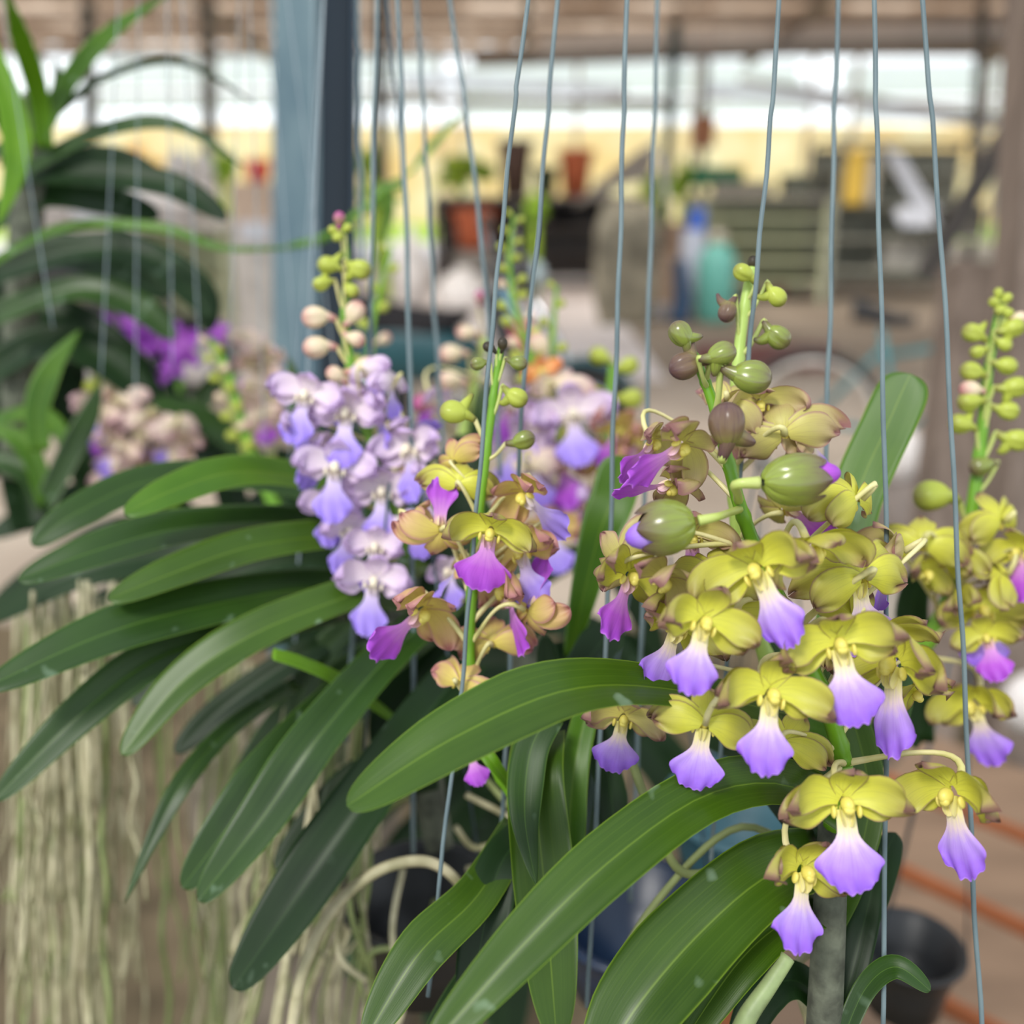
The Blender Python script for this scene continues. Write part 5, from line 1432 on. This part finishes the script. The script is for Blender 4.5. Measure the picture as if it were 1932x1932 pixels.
# ---------------------------------------------------------------- pots and baskets low among the plants
def basket(x, y, d, r, h, m, label, name='orchid_basket'):
    c = P(x, y, d)
    e = empty(name, c, label, 'pot')
    MB().lathe(c, [(0.001, 0), (r * .72, 0), (r * .8, h * .5), (r * .95, h), (r, h * 1.02), (r * .9, h), (r * .74, h * .45), (0.001, h * .1)], 26).build('pot_body', m, e)
    torus(MB(), c + Vector((0, 0, h)), r, r * .05, Matrix.Rotation(R(90), 3, 'X'), 30, 8).build('pot_rim', m, e)
    for k_ in range(3):
        a_ = R(90 + 120 * k_)
        MB().tube([c + Vector((r * math.cos(a_), r * math.sin(a_), h)), c + Vector((r * .2 * math.cos(a_), r * .2 * math.sin(a_), h + .22))], .0007, 5).build('hanger_wire', M_wired, e)
    return e


M_tpot = mat('turquoise_plastic', (66, 108, 120), 0.5, var=0.5)
M_npot = mat('navy_plastic', (26, 44, 70), 0.35, var=0.3)
basket(1385, 1660, .62, .046, .055, M_tpot, 'turquoise plastic pot under the long lower leaf, right of centre')
basket(1400, 1560, .80, .05, .04, mat('teal_dark_plastic', (40, 72, 84), 0.4), 'darker teal pot rim just above and behind the turquoise pot')
basket(1190, 1850, .58, .048, .05, M_npot, 'navy blue pot at the bottom between the broad leaves')
basket(800, 1830, .52, .040, .05, M_black, 'black basket of tangled roots at the bottom left of centre')
basket(1700, 1890, .70, .036, .05, M_black, 'black pot added for the dark shadow at the bottom right behind the coated wire')  # added pot, stands in for a patch of shadow

# ---------------------------------------------------------------- hanging wires
NW = [0]
M_nyl = mat('nylon_line', (150, 164, 172), 0.15, 0.6, trans=0.2)


def wire(pts, rpx, label, m=None, name='hanging_wire', group=None, kink=1.6):
    NW[0] += 1
    r3 = random.Random(NW[0])
    P0 = [(p[0] + (r3.uniform(-kink, kink) if 0 < i < len(pts) - 1 else 0), p[1], p[2]) for i, p in enumerate(pts)]
    W = [P(*p) for p in P0]
    # carry on upwards to the roof hook line out of the frame
    up = (W[0] - W[1]).normalized()
    W = [W[0] + up * 0.25] + W
    cl, _ = spline(W, [0] * len(W), 6)
    dm = sum(p[2] for p in pts) / len(pts)
    if kink > 1:
        k0 = 0
        cl = [c + RT * (0.00022 * math.sin(i * 1.1 + NW[0])) * dm / .33 for i, c in enumerate(cl)]
    o = MB().tube(cl, rpx / FPX * dm, 8).build(name, m or M_wire)
    return tag(o, label, 'wire', group)


def seg(x0, y0, x1, y1, d0, d1=None, n=5):
    d1 = d1 or d0
    return [(x0 + (x1 - x0) * i / n, y0 + (y1 - y0) * i / n, d0 + (d1 - d0) * i / n) for i in range(n + 1)]


G1 = None
wire([(998, -20, .33), (972, 200, .33), (945, 440, .333), (925, 650, .335), (905, 900, .338), (886, 1120, .34), (868, 1330, .345), (842, 1540, .345), (808, 1880, .35)], 4.3, 'coated wire crossing in front of the peach-flowered spike, centre')
wire([(1053, -20, .36), (1030, 240, .36), (1010, 480, .36), (990, 720, .37), (970, 1100, .385), (955, 1400, .39), (943, 1600, .395)], 4.3, 'coated wire just right of the peach-flowered spike')
wire([(1184, -20, .35), (1176, 260, .35), (1168, 520, .35), (1158, 800, .355), (1148, 1100, .36), (1130, 1440, .365), (1108, 1900, .37)], 4.6, 'coated wire running over the upright bright leaf right of centre')
wire([(1242, -20, .41), (1233, 300, .41), (1225, 600, .41), (1216, 1000, .42), (1206, 1350, .43), (1190, 1700, .45)], 4.2, 'coated wire that passes behind the left buds of the yellow-green orchid')
wire([(1472, -20, .325), (1452, 250, .328), (1430, 480, .33), (1410, 700, .34), (1386, 1040, .352), (1360, 1400, .37), (1340, 1640, .38)], 4.4, 'coated wire leaning across the topmost buds of the yellow-green orchid')
wire([(1582, -20, .37), (1572, 260, .37), (1566, 560, .37), (1558, 840, .37), (1552, 1200, .375), (1545, 1500, .39)], 4.6, 'coated wire ending behind the beige flowers, left of the tall bright leaf')
wire([(1648, -20, .325), (1655, 260, .325), (1664, 600, .325), (1671, 1000, .325), (1674, 1400, .322), (1665, 1960, .32)], 4.8, 'straight coated wire in front of the tall bright leaf')
wire([(1738, -20, .33), (1762, 260, .33), (1785, 640, .33), (1805, 1000, .33), (1820, 1300, .33), (1838, 1680, .33), (1854, 1960, .33)], 4.8, 'rightmost coated wire, in front of the right edge spike')
wire([(846, -20, .46), (878, 200, .46), (905, 420, .46), (925, 640, .47), (945, 900, .48)], 4.2, 'thin wire leaning right from the top, left of the centre wire', M_wire)
wire(seg(786, -20, 838, 900, .50, n=6), 4.0, 'blurred wire second left of the leaning thin wire')
wire([(750, -20, .44), (762, 300, .44), (772, 640, .44), (777, 1100, .44), (780, 1610, .45)], 4.6, 'long blurred wire running down between lilac and peach spikes')
wire([(712, -20, .46), (704, 300, .46), (698, 640, .46), (680, 1000, .47), (652, 1400, .48)], 4.4, 'blurred wire passing the right side of the lilac spike')
wire(seg(728, -20, 765, 380, .55, n=4), 3.6, 'short dark wire slanting beside the narrow blackish post', M_wired)
wire(seg(612, -20, 548, 1400, .53, n=6), 2.2, 'pale line running down over the teal post and the left leaves', M_nyl, kink=0)
wire(seg(675, -20, 684, 500, .6, n=4), 3.4, 'blurred wire just off the right edge of the teal post', M_wire)
# nylon lines over the left part
for i, (a, lab) in enumerate((((225, 190, 190, 720), 'leftmost nylon line, passing the arching leaves'), ((262, 258, 255, 760), 'nylon line over the purple flowers, left one'), ((315, 318, 325, 700), 'nylon line through the middle of the upper left opening'),
                             ((343, 378, 378, 700), 'nylon line leaning over the big white sack'), ((452, 442, 432, 700), 'nylon line near the grey far post'), ((470, 488, 500, 860), 'nylon line nearest the teal post on its left'),
                             ((505, 575, 560, 700), 'nylon line slanting right over the pale face of the teal post'), ((612, 560, 545, 900), 'nylon line slanting left over the teal post'), ((590, 600, 585, 1000), 'nylon line down the middle of the teal post'),
                             ((0, 62, 100, 620), 'nylon line at the far left edge'), ((540, 620, 640, 760), 'nylon line slanting toward the lilac spike top'))):
    x0, xm, x1, y1 = a
    wire([(x0, -20, .62), ((x0 + x1) / 2, y1 / 2, .62), (x1, y1, .62)], 1.1, lab, M_nyl, 'nylon_line', kink=0)
# slim twining shoot in front of the teal post
o = empty('climbing_shoot', P(720, 370, .8), 'slim climbing shoot with narrow leaves crossing the teal post at its right', 'vine')
MB().tube([P(870, 215, .9), P(790, 310, .88), P(735, 350, .86), (P(690, 390, .84)), P(620, 440, .82), P(540, 470, .8)], .0015, 6, sub=6).build('shoot_stem', M_stalk, o)
for pts_, w_ in (([(760, 345, .86), (720, 360, .86), (690, 390, .86)], 26), ([(720, 380, .85), (680, 400, .85), (650, 425, .85)], 22), ([(860, 225, .9), (800, 290, .9), (775, 330, .9)], 14), ([(640, 440, .83), (580, 458, .82), (520, 470, .81)], 18), ([(735, 350, .86), (735, 400, .86), (720, 470, .86)], 20)):
    leaf(o, pts_, w_, 'bright', tip='point', rows=12)
